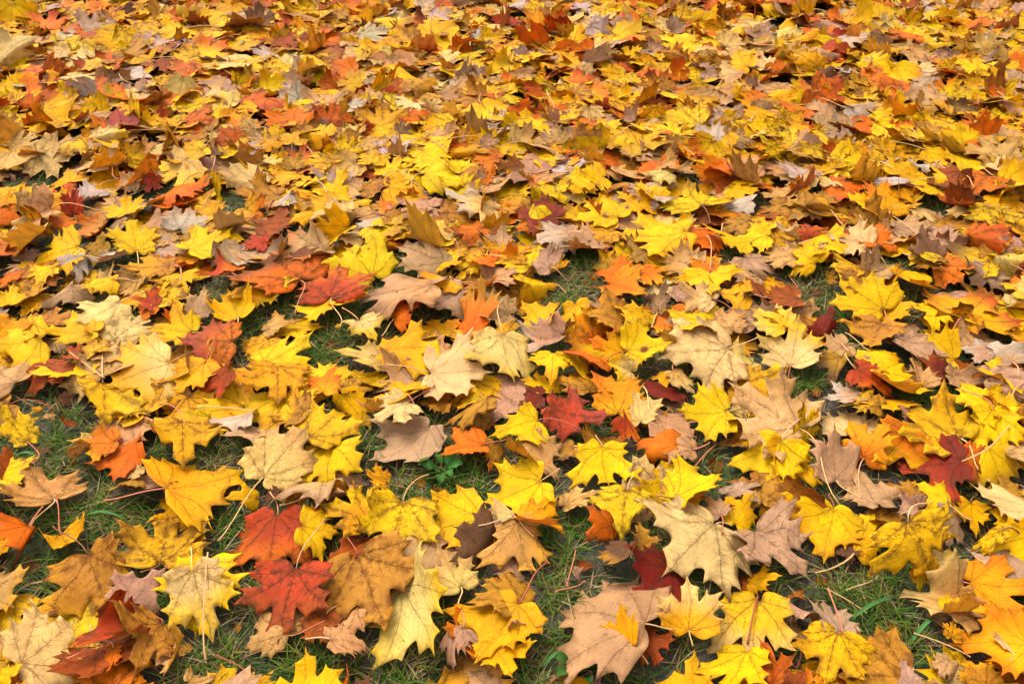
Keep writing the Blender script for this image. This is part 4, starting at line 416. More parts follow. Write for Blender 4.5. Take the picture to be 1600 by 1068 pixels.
GRASS_GAPS = [
(-0.848,1.205,0.096,0.08),(-0.706,1.005,0.103,0.08),(-0.828,1.048,0.044,0.061),(-0.74,0.832,0.049,0.048),(-0.693,0.768,0.028,0.033),(-0.628,0.906,0.062,0.033),(-0.565,0.887,0.041,0.038),(-0.463,0.969,0.048,0.077),
(-0.41,0.705,0.059,0.056),(-0.331,0.716,0.069,0.062),(-0.181,0.695,0.059,0.056),(-0.233,0.674,0.054,0.034),(-0.11,1.034,0.094,0.082),(-0.177,1.033,0.061,0.06),(-0.081,1.119,0.069,0.065),(-0.205,1.093,0.046,0.04),
(0.091,0.969,0.053,0.077),(0.1,0.865,0.065,0.087),(0.066,0.749,0.07,0.081),(0.117,0.685,0.09,0.045),(0.22,0.779,0.029,0.039),(0.549,0.739,0.079,0.08),(0.525,0.808,0.068,0.046),(0.455,0.802,0.058,0.04),
(0.584,0.705,0.055,0.051),(0.424,0.757,0.033,0.027),(0.356,1.077,0.051,0.039),(0.26,1.039,0.039,0.038),(0.262,1.093,0.028,0.032),(0.563,1.073,0.034,0.086),(0.527,0.967,0.037,0.056),(0.566,1.297,0.048,0.066),
(0.659,1.572,0.06,0.105),(-0.359,1.421,0.062,0.083),(-0.325,1.325,0.049,0.037),(-0.242,1.441,0.04,0.056),(0.152,1.623,0.047,0.109),(0.082,1.474,0.035,0.048),(0.261,1.556,0.036,0.031),(-0.85,1.631,0.035,0.033),
(-0.489,1.026,0.049,0.067),(-0.412,0.953,0.032,0.048),(-1.3,2.112,0.062,0.062),(-1.113,1.987,0.04,0.045),(-0.851,2.057,0.051,0.047),(-0.702,1.937,0.054,0.035),(-0.919,2.004,0.025,0.041),(-1.498,2.888,0.046,0.042),
(-1.787,3.336,0.047,0.079),(-0.893,2.966,0.021,0.059),(-1.452,3.028,0.02,0.03),(-1.476,2.888,0.033,0.042),(-1.293,2.35,0.051,0.047),(-1.007,2.308,0.042,0.055),(-1.236,2.556,0.042,0.044),(-1.358,2.329,0.028,0.038),
(-0.657,2.657,0.034,0.068),(-0.625,2.709,0.025,0.048),(-0.746,2.417,0.029,0.067),(-0.675,2.266,0.033,0.044),(-0.496,2.682,0.019,0.031),(-0.32,2.791,0.026,0.027),(-0.405,3.472,0.027,0.047),(1.005,3.322,0.038,0.088),
(1.182,3.449,0.03,0.065),(1.005,3.193,0.035,0.041),(0.543,2.72,0.031,0.045),(0.604,2.709,0.027,0.038),(0.667,2.656,0.018,0.028),(0.867,2.763,0.02,0.033),(1.356,2.888,0.026,0.042),(1.15,2.566,0.026,0.047),
(0.821,2.266,0.027,0.029),(0.998,2.307,0.022,0.035),(0.427,1.954,0.039,0.036),(0.04,2.581,0.018,0.036),(0.815,2.021,0.015,0.025),(0.063,3.448,0.018,0.037),(-0.481,1.797,0.019,0.027),(0.404,1.117,0.035,0.033),
(-0.704,1.257,0.026,0.032),(0.75,0.767,0.019,0.022),(0.778,0.849,0.015,0.018),(0.357,0.939,0.021,0.034),(-0.634,1.556,0.03,0.041),(0.671,1.44,0.034,0.047),]
BROAD_BLADES = [((0.486,0.737),(0.581,0.778),"broad green grass blade bending over open grass below the big yellow leaf with brown veins"),((0.564,0.703),(0.619,0.743),"upright broad grass blade in the open grass beside the orange-gold leaf"),((-0.694,0.936),(-0.617,0.92),"broad green grass blade lying above the amber leaf with dark mottled veins"),((-0.156,0.672),(-0.134,0.73),"bluish green grass blade crossing the pale lobes below the large amber leaf"),((0.043,0.666),(0.077,0.683),"broad grass blade under the pointed tip of the big plain tan leaf"),((-0.869,1.069),(-0.812,1.056),"broad grass blade near the left edge above the peach-tan leaf on grass")]
WEED = (-0.119,1.031)
CLOVER = (0.093,0.658)

R0 = random.Random(11)
NR = np.random.RandomState(7)
def srgb(r, g, b):
    f = lambda c: (c/255/12.92) if c/255 <= .04045 else ((c/255+.055)/1.055)**2.4
    return np.array([f(r), f(g), f(b)])*.80
PAL = dict(Y=srgb(254,200,0), y=srgb(240,194,14), G=srgb(250,176,4), O=srgb(240,120,12), A=srgb(206,144,42), T=srgb(226,170,98),
           P=srgb(240,200,116), K=srgb(208,158,116), W=srgb(218,192,164), R=srgb(204,70,26), D=srgb(138,34,17), S=srgb(178,82,24),
           V=srgb(236,186,10), B=srgb(118,82,52), M=srgb(180,72,56))
BROWN = srgb(116, 60, 18)

# ------------------------------------------------------------------ node helpers and materials
class NT:
    def __init__(s, mat):
        mat.use_nodes = True; s.t = mat.node_tree; s.t.nodes.clear()
    def n(s, typ, **kw):
        nd = s.t.nodes.new(typ)
        for k, v in kw.items(): setattr(nd, k, v)
        return nd
    def link(s, a, b): s.t.links.new(a, b)
    def m(s, op, a, b=None, c=None, clamp=False):
        nd = s.n('ShaderNodeMath', operation=op); nd.use_clamp = clamp
        for i, v in enumerate((a, b, c)):
            if v is None: continue
            if isinstance(v, (int, float)): nd.inputs[i].default_value = v
            else: s.link(v, nd.inputs[i])
        return nd.outputs[0]
    def step(s, v, lo, hi, a=0., b=1.):
        nd = s.n('ShaderNodeMapRange', interpolation_type='SMOOTHSTEP')
        s.link(v, nd.inputs[0])
        for i, q in enumerate((lo, hi, a, b)): nd.inputs[i+1].default_value = q
        return nd.outputs[0]
    def mix(s, f, a, b, mode='MIX'):
        nd = s.n('ShaderNodeMix', data_type='RGBA', blend_type=mode)
        for sock, v in ((nd.inputs[0], f), (nd.inputs[6], a), (nd.inputs[7], b)):
            if isinstance(v, (int, float)): sock.default_value = v
            elif isinstance(v, tuple): sock.default_value = v
            else: s.link(v, sock)
        return nd.outputs[2]
    def noise(s, vec, scale, detail=2., rough=.5):
        nd = s.n('ShaderNodeTexNoise'); nd.inputs['Scale'].default_value = scale; nd.inputs['Detail'].default_value = detail
        nd.inputs['Roughness'].default_value = rough; s.link(vec, nd.inputs['Vector']); return nd.outputs['Fac']
    def attr(s, name):
        return s.n('ShaderNodeAttribute', attribute_name=name)

VEINS = [0, math.radians(44), -math.radians(44), math.radians(75), -math.radians(75)]
def leaf_material():
    mat = bpy.data.materials.new('maple_leaf_blade'); T = NT(mat)
    c1 = T.attr('c1').outputs['Color']; c2 = T.attr('c2').outputs['Color']
    pr = T.n('ShaderNodeSeparateColor'); pa = T.attr('prm'); T.link(pa.outputs['Color'], pr.inputs[0])
    vein_s, mott_s, spot_s = pr.outputs[0], pr.outputs[1], pr.outputs[2]
    luv = T.attr('luv').outputs['Vector']
    sp = T.n('ShaderNodeSeparateXYZ'); T.link(luv, sp.inputs[0]); x, y = sp.outputs[0], sp.outputs[1]
    # distance to the nearest main vein and the run along it
    dmin = tsel = None
    n1 = T.noise(luv, 3.0, 2.)
    wob = T.m('MULTIPLY', T.m('SUBTRACT', n1, .5), .09)
    for a in VEINS:
        sa, ca = math.sin(a), math.cos(a)
        t = T.m('ADD', T.m('MULTIPLY', x, sa), T.m('MULTIPLY', y, ca))
        d = T.m('ABSOLUTE', T.m('ADD', T.m('SUBTRACT', T.m('MULTIPLY', x, ca), T.m('MULTIPLY', y, sa)), wob))
        d = T.m('MULTIPLY_ADD', T.m('MAXIMUM', T.m('MULTIPLY', t, -1.), 0.), 4., d)
        if dmin is None: dmin, tsel = d, t
        else:
            lt = T.m('LESS_THAN', d, dmin)
            tsel = T.m('ADD', T.m('MULTIPLY', t, lt), T.m('MULTIPLY', tsel, T.m('SUBTRACT', 1., lt)))
            dmin = T.m('MINIMUM', d, dmin)
    width = T.m('MULTIPLY_ADD', tsel, -.007, .0115)
    main = T.step(T.m('DIVIDE', dmin, width), .35, 1.1, 1., 0.)
    irr = T.m('MULTIPLY', T.m('SUBTRACT', n1, .5), .42)
    ph = T.m('MULTIPLY', T.m('ADD', T.m('SUBTRACT', tsel, T.m('MULTIPLY', dmin, .85)), irr), 8.5)
    fr = T.m('ABSOLUTE', T.m('SUBTRACT', T.m('FRACT', ph), .5))
    sec = T.step(fr, .02, .085, 1., 0.)
    sec = T.m('MULTIPLY', sec, T.m('MULTIPLY', T.step(dmin, .03, .24, .85, .12), T.step(n1, .36, .6, .3, 1.)))
    ph2 = T.m('MULTIPLY', T.m('ADD', T.m('ADD', tsel, T.m('MULTIPLY', dmin, 1.4)), T.m('MULTIPLY', irr, 1.5)), 23.)
    ter = T.step(T.m('ABSOLUTE', T.m('SUBTRACT', T.m('FRACT', ph2), .5)), .03, .16, .14, 0.)
    vein = T.m('MAXIMUM', main, T.m('MAXIMUM', sec, ter))
    # tone of the blade
    n2 = T.noise(luv, 11., 3., .6); n3 = T.noise(luv, 60., 1.); n2b = T.noise(luv, 5.2, 2., .6)
    tone = T.m('ADD', T.step(n1, .3, .7, .84, 1.10), T.m('MULTIPLY', T.m('SUBTRACT', n2, .5), .42))
    tone = T.m('ADD', tone, T.m('MULTIPLY', T.m('SUBTRACT', n3, .5), .5))
    comb = T.n('ShaderNodeCombineColor'); 
    for i in range(3): T.link(tone, comb.inputs[i])
    base = T.mix(1., c1, comb.outputs[0], 'MULTIPLY')
    # browning that follows the veins, blotches, specks
    nearv = T.step(dmin, .0, .11, 1., 0.)
    mot = T.m('MULTIPLY', T.m('MULTIPLY_ADD', nearv, .55, .30), T.step(n2, .40, .60))
    mot = T.m('ADD', mot, T.m('MULTIPLY', T.step(n3, .5, .62), T.m('MULTIPLY_ADD', nearv, .3, .16)))
    mot = T.m('MULTIPLY', mot, mott_s, clamp=True)
    base = T.mix(mot, base, c2)
    blot = T.m('MULTIPLY', T.step(n2b, .62, .74), T.m('MULTIPLY', mott_s, .8))
    base = T.mix(blot, base, c2)
    edge = T.m('MULTIPLY', T.m('MULTIPLY', pa.outputs['Alpha'], T.step(n2b, .45, .62)), T.m('MULTIPLY_ADD', mott_s, 1.2, .22), clamp=True)
    base = T.mix(edge, base, c2)
    vor = T.n('ShaderNodeTexVoronoi'); vor.inputs['Scale'].default_value = 21.; T.link(luv, vor.inputs['Vector'])
    speck = T.m('MULTIPLY', T.step(vor.outputs['Distance'], .09, .2, 1., 0.), T.step(n2b, .47, .6))
    vor3 = T.n('ShaderNodeTexVoronoi'); vor3.inputs['Scale'].default_value = 40.; T.link(luv, vor3.inputs['Vector'])
    fine = T.m('MULTIPLY', T.step(vor3.outputs['Distance'], .10, .26, .8, 0.), T.step(n2, .46, .60))
    speck = T.m('MAXIMUM', speck, fine)
    dots = T.m('MULTIPLY', T.step(vor3.outputs['Distance'], .16, .36, 1., 0.), T.step(dmin, .008, .03, 1., 0.))
    spots = T.m('MULTIPLY', T.m('MAXIMUM', speck, T.m('MULTIPLY', dots, .9)), spot_s, clamp=True)
    dark = T.mix(.7, c2, (.012, .008, .005, 1))
    base = T.mix(spots, base, dark)
    base = T.mix(T.m('MULTIPLY', T.m('MULTIPLY', vein, T.step(n2, .36, .6, .5, 1.35)), vein_s, clamp=True), base, c2)
    # relief
    hgt = T.m('ADD', T.m('MULTIPLY', main, -.6), T.m('MULTIPLY', sec, -.45))
    hgt = T.m('ADD', hgt, T.m('MULTIPLY', n2, .7)); hgt = T.m('ADD', hgt, T.m('MULTIPLY', n1, 1.2))
    bump = T.n('ShaderNodeBump'); bump.inputs['Strength'].default_value = .7; bump.inputs['Distance'].default_value = .0035; T.link(hgt, bump.inputs['Height'])
    bs = T.n('ShaderNodeBsdfPrincipled'); T.link(base, bs.inputs['Base Color']); T.link(bump.outputs[0], bs.inputs['Normal'])
    T.link(T.m('MULTIPLY_ADD', n2, .3, .42), bs.inputs['Roughness']); bs.inputs['Specular IOR Level'].default_value = .10
    tr = T.n('ShaderNodeBsdfTranslucent'); T.link(T.mix(.35, base, T.mix(1., base, base, 'MULTIPLY')), tr.inputs['Color'])
    mx = T.n('ShaderNodeMixShader'); mx.inputs[0].default_value = .46
    T.link(bs.outputs[0], mx.inputs[1]); T.link(tr.outputs[0], mx.inputs[2])
    out = T.n('ShaderNodeOutputMaterial'); T.link(mx.outputs[0], out.inputs[0])
    return mat
def plain_material(name, rough=.55, noise_scale=90., amount=.4, translucent=0.):
    mat = bpy.data.materials.new(name); T = NT(mat)
    c1 = T.attr('c1').outputs['Color']
    tc = T.n('ShaderNodeNewGeometry').outputs['Position']
    v = T.m('MULTIPLY_ADD', T.noise(tc, noise_scale, 3.), amount*2, 1-amount)
    cb = T.n('ShaderNodeCombineColor'); [T.link(v, cb.inputs[i]) for i in range(3)]
    base = T.mix(1., c1, cb.outputs[0], 'MULTIPLY')
    bs = T.n('ShaderNodeBsdfPrincipled'); T.link(base, bs.inputs['Base Color']); bs.inputs['Roughness'].default_value = rough
    bs.inputs['Specular IOR Level'].default_value = .12
    out = T.n('ShaderNodeOutputMaterial')
    if translucent:
        tr = T.n('ShaderNodeBsdfTranslucent'); T.link(base, tr.inputs[0]); mx = T.n('ShaderNodeMixShader'); mx.inputs[0].default_value = translucent
        T.link(bs.outputs[0], mx.inputs[1]); T.link(tr.outputs[0], mx.inputs[2]); T.link(mx.outputs[0], out.inputs[0])
    else: T.link(bs.outputs[0], out.inputs[0])
    return mat
def ground_material():
    mat = bpy.data.materials.new('lawn_thatch'); T = NT(mat)
    p = T.n('ShaderNodeNewGeometry').outputs['Position']
    a = T.noise(p, 7., 4., .6); b = T.noise(p, 140., 4., .7); c = T.noise(p, 420., 2.)
    col = T.mix(T.step(b, .38, .62), (.022, .016, .009, 1), (.085, .062, .034, 1))
    col = T.mix(T.m('MULTIPLY', T.step(a, .4, .62), T.step(c, .4, .6, .3, .9)), col, (.028, .052, .012, 1))
    bs = T.n('ShaderNodeBsdfPrincipled'); T.link(col, bs.inputs['Base Color']); bs.inputs['Roughness'].default_value = .9
    bp = T.n('ShaderNodeBump'); bp.inputs['Distance'].default_value = .01; T.link(b, bp.inputs['Height']); T.link(bp.outputs[0], bs.inputs['Normal'])
    out = T.n('ShaderNodeOutputMaterial'); T.link(bs.outputs[0], out.inputs[0])
    return mat
M_LEAF = leaf_material(); M_STALK = plain_material('leaf_stalk', .45, 160., .3); M_GRASS = plain_material('grass_blade', .7, 60., .25, .25); M_LAWN = ground_material()

# ------------------------------------------------------------------ mesh helper
def new_mesh(name, V, F3, F4=None, mats=(), attrs=None, mat_idx=None, flat=None, smooth=True):
    me = bpy.data.meshes.new(name)
    F3 = np.asarray(F3, np.int32).reshape(-1, 3); F4 = np.zeros((0, 4), np.int32) if F4 is None else np.asarray(F4, np.int32).reshape(-1, 4)
    me.vertices.add(len(V)); me.vertices.foreach_set('co', np.asarray(V, np.float32).ravel())
    nl = F3.size+F4.size; me.loops.add(nl); me.loops.foreach_set('vertex_index', np.concatenate([F3.ravel(), F4.ravel()]))
    npoly = len(F3)+len(F4); me.polygons.add(npoly)
    ls = np.concatenate([np.arange(len(F3))*3, F3.size+np.arange(len(F4))*4]).astype(np.int32)
    me.polygons.foreach_set('loop_start', ls)
    if mat_idx is not None: me.polygons.foreach_set('material_index', np.asarray(mat_idx, np.int32))
    me.update(calc_edges=True); me.validate()
    me.polygons.foreach_set('use_smooth', np.asarray([bool(smooth)]*npoly) if flat is None else ~np.asarray(flat, bool))
    for k, (typ, arr) in (attrs or {}).items():
        at = me.attributes.new(k, typ, 'POINT')
        arr = np.asarray(arr, np.float32)
        if typ == 'FLOAT_COLOR':
            if arr.shape[1] == 3: arr = np.hstack([arr, np.ones((len(arr), 1), np.float32)])
            at.data.foreach_set('color', arr.ravel())
        else: at.data.foreach_set('vector', arr.ravel())
    for m in mats: me.materials.append(m)
    return me

# ------------------------------------------------------------------ maple leaf outlines (half, tip first; t = kind: T tip, t tooth, s sinus, n edge)
HALF = [(0,1.0,'T'),(.05,.855,'n'),(.195,.825,'t'),(.165,.71,'n'),(.185,.615,'s'),(.275,.63,'n'),(.37,.745,'t'),(.425,.645,'n'),(.67,.67,'T'),(.57,.535,'n'),
        (.67,.44,'t'),(.53,.375,'n'),(.465,.30,'s'),(.52,.245,'n'),(.665,.18,'T'),(.545,.09,'n'),(.585,-.04,'t'),(.41,-.07,'n'),(.25,-.13,'n'),(.10,-.085,'n'),(.03,-.015,'n')]
def make_template(seed, spacing, sub):
    r = random.Random(seed)
    sink = r.uniform(-.5, .65)            # shallow .. deep sinuses
    teeth = r.uniform(0, .85); torn = r.random() < .4; torn_i = r.choice((0, 8, 8, 14)); torn_sg = r.choice((-1, 1)); torn_f = r.uniform(.72, .88); broad = r.uniform(.84, 1.16); base_l = r.uniform(.75, 1.1)
    def half(sg):
        pts = []
        for hi, (x, y, k) in enumerate(HALF):
            if torn and sg == torn_sg and abs(hi-torn_i) <= 1: x, y, k = x*torn_f, y*torn_f, 'n'
            if k == 's':
                d = math.hypot(x, y); f = 1-.22*sink; x, y = x*f, y*f if y > .4 else y
            if k == 't':
                cx, cy = x*.86, y*.93; x, y = cx+(x-cx)*(1+1.2*(teeth-.5)), cy+(y-cy)*(1+1.2*(teeth-.5))
            if y < .26: x *= base_l
            j = .012 if k != 'T' else .022
            pts.append((sg*(x*broad+r.gauss(0, j)*(x > 0)), y+r.gauss(0, j), k))
        return pts
    rt, lf = half(1), half(-1)
    loop = rt+[(0, 0, 'n')]+lf[:0:-1]
    pts = []
    n = len(loop)
    for i in range(n):
        p0, p1, p2, p3 = loop[i-1], loop[i], loop[(i+1) % n], loop[(i+2) % n]
        pts.append((p1[0], p1[1]))
        for q in range(1, sub):
            t = q/sub
            # sharp at tips and teeth, round elsewhere
            m1 = (0, 0) if p1[2] in 'Tt' else ((p2[0]-p0[0])/2, (p2[1]-p0[1])/2)
            m2 = (0, 0) if p2[2] in 'Tt' else ((p3[0]-p1[0])/2, (p3[1]-p1[1])/2)
            if p1[2] in 'Tt': m1 = ((p2[0]-p1[0])*.9, (p2[1]-p1[1])*.9)
            if p2[2] in 'Tt': m2 = ((p2[0]-p1[0])*.9, (p2[1]-p1[1])*.9)
            h = (2*t**3-3*t*t+1, t**3-2*t*t+t, -2*t**3+3*t*t, t**3-t*t)
            pts.append(tuple(h[0]*p1[k]+h[1]*m1[k]+h[2]*p2[k]+h[3]*m2[k] for k in (0, 1)))
    nb = len(pts)
    # interior points: along the veins and on a hexagonal grid
    P = np.array(pts)
    def inside(x, y):
        x1, y1 = P[:, 0], P[:, 1]; x2, y2 = np.roll(x1, -1), np.roll(y1, -1)
        c = ((y1 > y) != (y2 > y)) & (x < (x2-x1)*(y-y1)/(y2-y1+1e-12)+x1)
        return c.sum() % 2 == 1
    inner = []
    yy = -.1; row = 0
    while yy < 1:
        xx = -.7+(spacing/2 if row % 2 else 0)
        while xx < .7:
            if inside(xx, yy) and np.min((P[:, 0]-xx)**2+(P[:, 1]-yy)**2) > (spacing*.45)**2: inner.append((xx, yy))
            xx += spacing
        yy += spacing*.87; row += 1
    vs = [Vector(p) for p in pts]+[Vector(p) for p in inner]
    ed = [(i, (i+1) % nb) for i in range(nb)]
    v, e, f, *_ = delaunay_2d_cdt(vs, ed, [list(range(nb))], 1, 1e-6)
    v = np.array([tuple(q) for q in v]); f = np.array([t for t in f if len(t) == 3])
    # boundary loop edges
    cnt = {}
    for t in f:
        for a, b in ((t[0], t[1]), (t[1], t[2]), (t[2], t[0])): cnt[(min(a, b), max(a, b))] = cnt.get((min(a, b), max(a, b)), 0)+1
    be = []
    for t in f:
        for a, b in ((t[0], t[1]), (t[1], t[2]), (t[2], t[0])):
            if cnt[(min(a, b), max(a, b))] == 1: be.append((a, b))
    E = np.array(list(cnt.keys()))
    area = (v[f[:, 1], 0]-v[f[:, 0], 0])*(v[f[:, 2], 1]-v[f[:, 0], 1])-(v[f[:, 1], 1]-v[f[:, 0], 1])*(v[f[:, 2], 0]-v[f[:, 0], 0])
    if area.sum() < 0: f = f[:, ::-1]; be = [(b, a) for a, b in be]
    be = np.array(be); bp = v[np.unique(be)]
    rim = np.clip(1-np.sqrt(((v[:, None]-bp[None])**2).sum(2)).min(1)/.12, 0, 1)
    return dict(v=v, f=f, be=be, E=E, rim=rim)
FINE = [make_template(100+i, .066, 3) for i in range(14)]
COARSE = [make_template(300+i, .16, 2) for i in range(14)]

# ------------------------------------------------------------------ height of what already lies on the lawn
HX0, HY0, HC, HNX, HNY = -5.5, -.6, .005, 2200, 1500
HM = np.full((HNY, HNX), .010, np.float32)
COVER = np.zeros((HNY, HNX), np.uint8)
LOW = np.full((HNY, HNX), 9., np.float32)      # underside of the lowest leaf over each cell
def cells(V):
    return np.clip(((V[:, 1]-HY0)/HC).astype(int), 1, HNY-2), np.clip(((V[:, 0]-HX0)/HC).astype(int), 1, HNX-2)
def settle(V, E, lift=.0010, most=.035):
    """raise and gently bend the sheet (a quadric, no dents) until it rests on what lies below"""
    iy, ix = cells(V)
    gap = HM[iy, ix]+lift-V[:, 2]
    need = np.clip(gap, 0, most)
    V = V.copy()
    if need.max() <= 0: return V
    c = V[:, :2].mean(0); sc = np.abs(V[:, :2]-c).max()+1e-6; u, v = (V[:, 0]-c[0])/sc, (V[:, 1]-c[1])/sc
    A = np.stack([np.ones_like(u), u, v, u*u, u*v, v*v], 1)
    w = .35+(need > 0)
    k = np.linalg.solve((A*w[:, None]).T@A+np.diag([0, .5, .5, 2, 2, 2]), (A*w[:, None]).T@need)
    add = np.clip(A@k, 0, most)
    left = need-add
    add += max(0., min(.006, np.percentile(left, 80)))
    V[:, 2] += add
    return V
def stamp(V, cap=.045):
    iy, ix = cells(V); z = np.minimum(V[:, 2], cap)
    for dy in (-1, 0, 1):
        for dx in (-1, 0, 1):
            np.maximum.at(HM, (iy+dy, ix+dx), z); np.minimum.at(LOW, (iy+dy, ix+dx), V[:, 2]); COVER[iy+dy, ix+dx] = 1

def rot(a, b, c):
    ca, sa, cb, sb, cc, sc = math.cos(a), math.sin(a), math.cos(b), math.sin(b), math.cos(c), math.sin(c)
    return np.array([[cc,-sc,0],[sc,cc,0],[0,0,1]])@np.array([[1,0,0],[0,ca,-sa],[0,sa,ca]])@np.array([[cb,0,sb],[0,1,0],[-sb,0,cb]])

def bend(u, k):          # roll a strip of length u with curvature k: (along, out)
    k = np.where(np.abs(k) < 1e-3, 1e-3, k)
    return np.sin(k*u)/k, (1-np.cos(k*u))/k

LOBES = np.array([[0, 1.], [.64, .64], [-.64, .64], [.6, .16], [-.6, .16]])
def shape_leaf(tp, r, fold, disp=None, curl=1.0):
    """canonical leaf sheet (x, y) -> bent sheet (x, y, z) in leaf units"""
    q = tp['v'].copy()
    rnd = r.uniform
    # gentle warp so that no two outlines are alike
    for _ in range(2):
        a, b, ph, am = rnd(2, 5), rnd(2, 5), rnd(0, 6.3), rnd(-.022, .022)
        q[:, 0] += am*np.sin(a*q[:, 1]+b*q[:, 0]+ph); q[:, 1] += am*np.cos(b*q[:, 1]-a*q[:, 0]+ph)
    if disp is not None:
        D = np.array(disp).reshape(3, 2); ctr = np.array([[0, 1.], [-.64, .64], [.64, .64]])
        rr = np.hypot(q[:, 0], q[:, 1])
        for k in range(3):
            w = np.exp(-((q-ctr[k])**2).sum(1)/.12)*np.clip(rr*2.2, 0, 1); q += w[:, None]*D[k]
    x, y = q[:, 0], q[:, 1]; z = np.zeros(len(q))
    # lobes lift or droop each on its own
    rr = np.hypot(x, y)
    for k in range(5):
        w = np.exp(-((tp['v']-LOBES[k])**2).sum(1)/.075)
        z += w*r.gauss(.012, .075)*curl
    # valley or ridge along the main veins
    th = np.arctan2(np.abs(x), y)
    z += -np.cos(th*4.1)*rr*rnd(-.006, .022)*curl
    # ripples
    for _ in range(4):
        a, b, ph = rnd(-9, 9), rnd(-9, 9), rnd(0, 6.3)
        z += rnd(.002, .009)*curl*np.sin(a*x+b*y+ph)*np.clip(rr*1.5, .1, 1)
    # V along the midrib and roll across
    if fold:
        up = 1 if rnd(0, 1) < .55 else -1
        kl, kr = rnd(1.3, 4.2), rnd(.3, 1.8)
        if rnd(0, 1) < .5: kl, kr = kr, kl
        k = np.where(x < 0, kl, kr)*up
    else:
        k = np.full(len(x), r.gauss(.05, .42)*curl)
    bx, bz = bend(np.abs(x), k); x2 = np.sign(x)*bx; z = z+bz
    if fold and rnd(0, 1) < .6:      # one half creased over along the midrib instead of rolled
        phi = rnd(.5, 1.75); side = 1 if rnd(0, 1) < .5 else -1; off = rnd(-.05, .22); u = np.maximum(x*side-off, 0); hit = u > 0
        kb = .25; bx1, bz1 = bend(np.abs(x), k*kb); x2 = np.sign(x)*bx1; z = z-bz+bz1
        x2 = np.where(hit, side*(off+u*math.cos(phi)), x2); z = np.where(hit, z+u*math.sin(phi)*(1 if rnd(0, 1) < .7 else -1), z)
    kk = (r.gauss(0, .4) if not fold else rnd(-.7, .9))*curl
    by, bz2 = bend(y, np.full(len(y), kk))
    # keep the tip on the line base - tip after bending
    z2 = z+bz2; sl = math.atan2(float(bend(np.array([1.]), np.array([kk]))[1][0]), float(bend(np.array([1.]), np.array([kk]))[0][0]))
    c, s = math.cos(-sl), math.sin(-sl)
    Y, Z = by*c-z2*s, by*s+z2*c
    return np.stack([x2, Y, Z], 1)

def colours(tp, r, code, flags, under=False):
    v = tp['v']; a = code.split('>'); c = PAL[a[0]].copy()
    jit = np.array([r.uniform(.93, 1.07), r.uniform(.90, 1.08), r.uniform(.75, 1.25)]); c = c*jit
    C1 = np.tile(c, (len(v), 1))
    rr = np.hypot(v[:, 0], v[:, 1])
    if len(a) > 1:
        t = PAL[a[1]]
        side = r.uniform(-1, 1); ang = r.uniform(-.9, .9)
        g = np.clip(rr*1.5-.45+.35*np.sin(3*v[:, 0]*side+4*v[:, 1]+r.uniform(0, 6))+.3*(v[:, 0]*math.sin(ang)+(v[:, 1]-.5)*math.cos(ang)), 0, 1)
        C1 = C1*(1-g[:, None])+t*g[:, None]
    elif a[0] in 'YGyV':     # yellow leaves keep a warmer rim or a greener heart
        t = PAL['G'] if r.random() < .6 else PAL['V']
        g = np.clip((rr-.55)*1.1+.25*np.sin(5*v[:, 0]+r.uniform(0, 6)), 0, .45)
        C1 = C1*(1-g[:, None])+t*g[:, None]
    if under:
        pale = {'P': PAL['Y'], 'T': PAL['G'], 'K': PAL['A'], 'W': PAL['K']}.get(a[0])
        if pale is None: pale = PAL['T']*.5+C1.mean(0)*.5
        C1 = C1*.35+pale*.65
    m = C1.mean(0)
    if a[0] in 'PTWK': C2 = m*.36+BROWN*.30
    elif a[0] in 'RDM': C2 = m*.25+np.array([.05, .016, .006])
    else: C2 = m*.16+BROWN*.75
    pv, pm, ps = r.uniform(.14, .42), r.uniform(.2, .65), (r.uniform(.6, 1.) if r.random() < .75 else .35)
    if a[0] in 'AST': pm += .35; pv += .15
    if a[0] in 'RDM': pm += .45
    if a[0] in 'YGOV': pm *= .62
    if 'v' in flags: pv = r.uniform(.5, .7); pm = max(pm, .7)
    if 'm' in flags: pm = r.uniform(.8, 1.0); pv = max(pv, .32)
    if 'd' in flags: ps = 1.; pv = max(pv, .3); pm = max(pm, .3)
    if under: pv *= .8; pm *= .6; ps *= .5
    return C1, C2, (pv, pm, ps)

def blade_arrays(tp, V, r, code, flags, thick=.00035):
    """closed thin sheet: upper side, paler lower side, rim"""
    n = len(V); f = tp['f']
    nr = np.zeros_like(V); fn = np.cross(V[f[:, 1]]-V[f[:, 0]], V[f[:, 2]]-V[f[:, 0]])
    for k in range(3): np.add.at(nr, f[:, k], fn)
    nr /= np.linalg.norm(nr, axis=1, keepdims=True)+1e-12
    Vb = V-nr*thick
    C1, C2, pr = colours(tp, r, code, flags); U1, U2, pu = colours(tp, r, code, flags, True)
    seed = r.uniform(0, 60)
    luv = np.hstack([tp['v'], np.full((n, 1), seed)])
    be = tp['be']
    if 'h' in flags:    # a round dead spot
        d = np.hypot(tp['v'][:, 0]-.05, tp['v'][:, 1]-.42); g = np.clip((.13-d)/.05, 0, 1)[:, None]; C1 = C1*(1-g)+srgb(120, 48, 20)*g
    F3 = np.vstack([f, f[:, ::-1]+n]); F4 = np.stack([be[:, 1], be[:, 0], be[:, 0]+n, be[:, 1]+n], 1)
    return dict(V=np.vstack([V, Vb]), F3=F3, F4=F4, c1=np.vstack([C1, U1]), c2=np.vstack([np.tile(C2, (n, 1)), np.tile(U2, (n, 1))]),
                prm=np.hstack([np.vstack([np.tile(pr, (n, 1)), np.tile(pu, (n, 1))]), np.tile(tp['rim'], 2)[:, None]]), luv=np.vstack([luv, luv]))

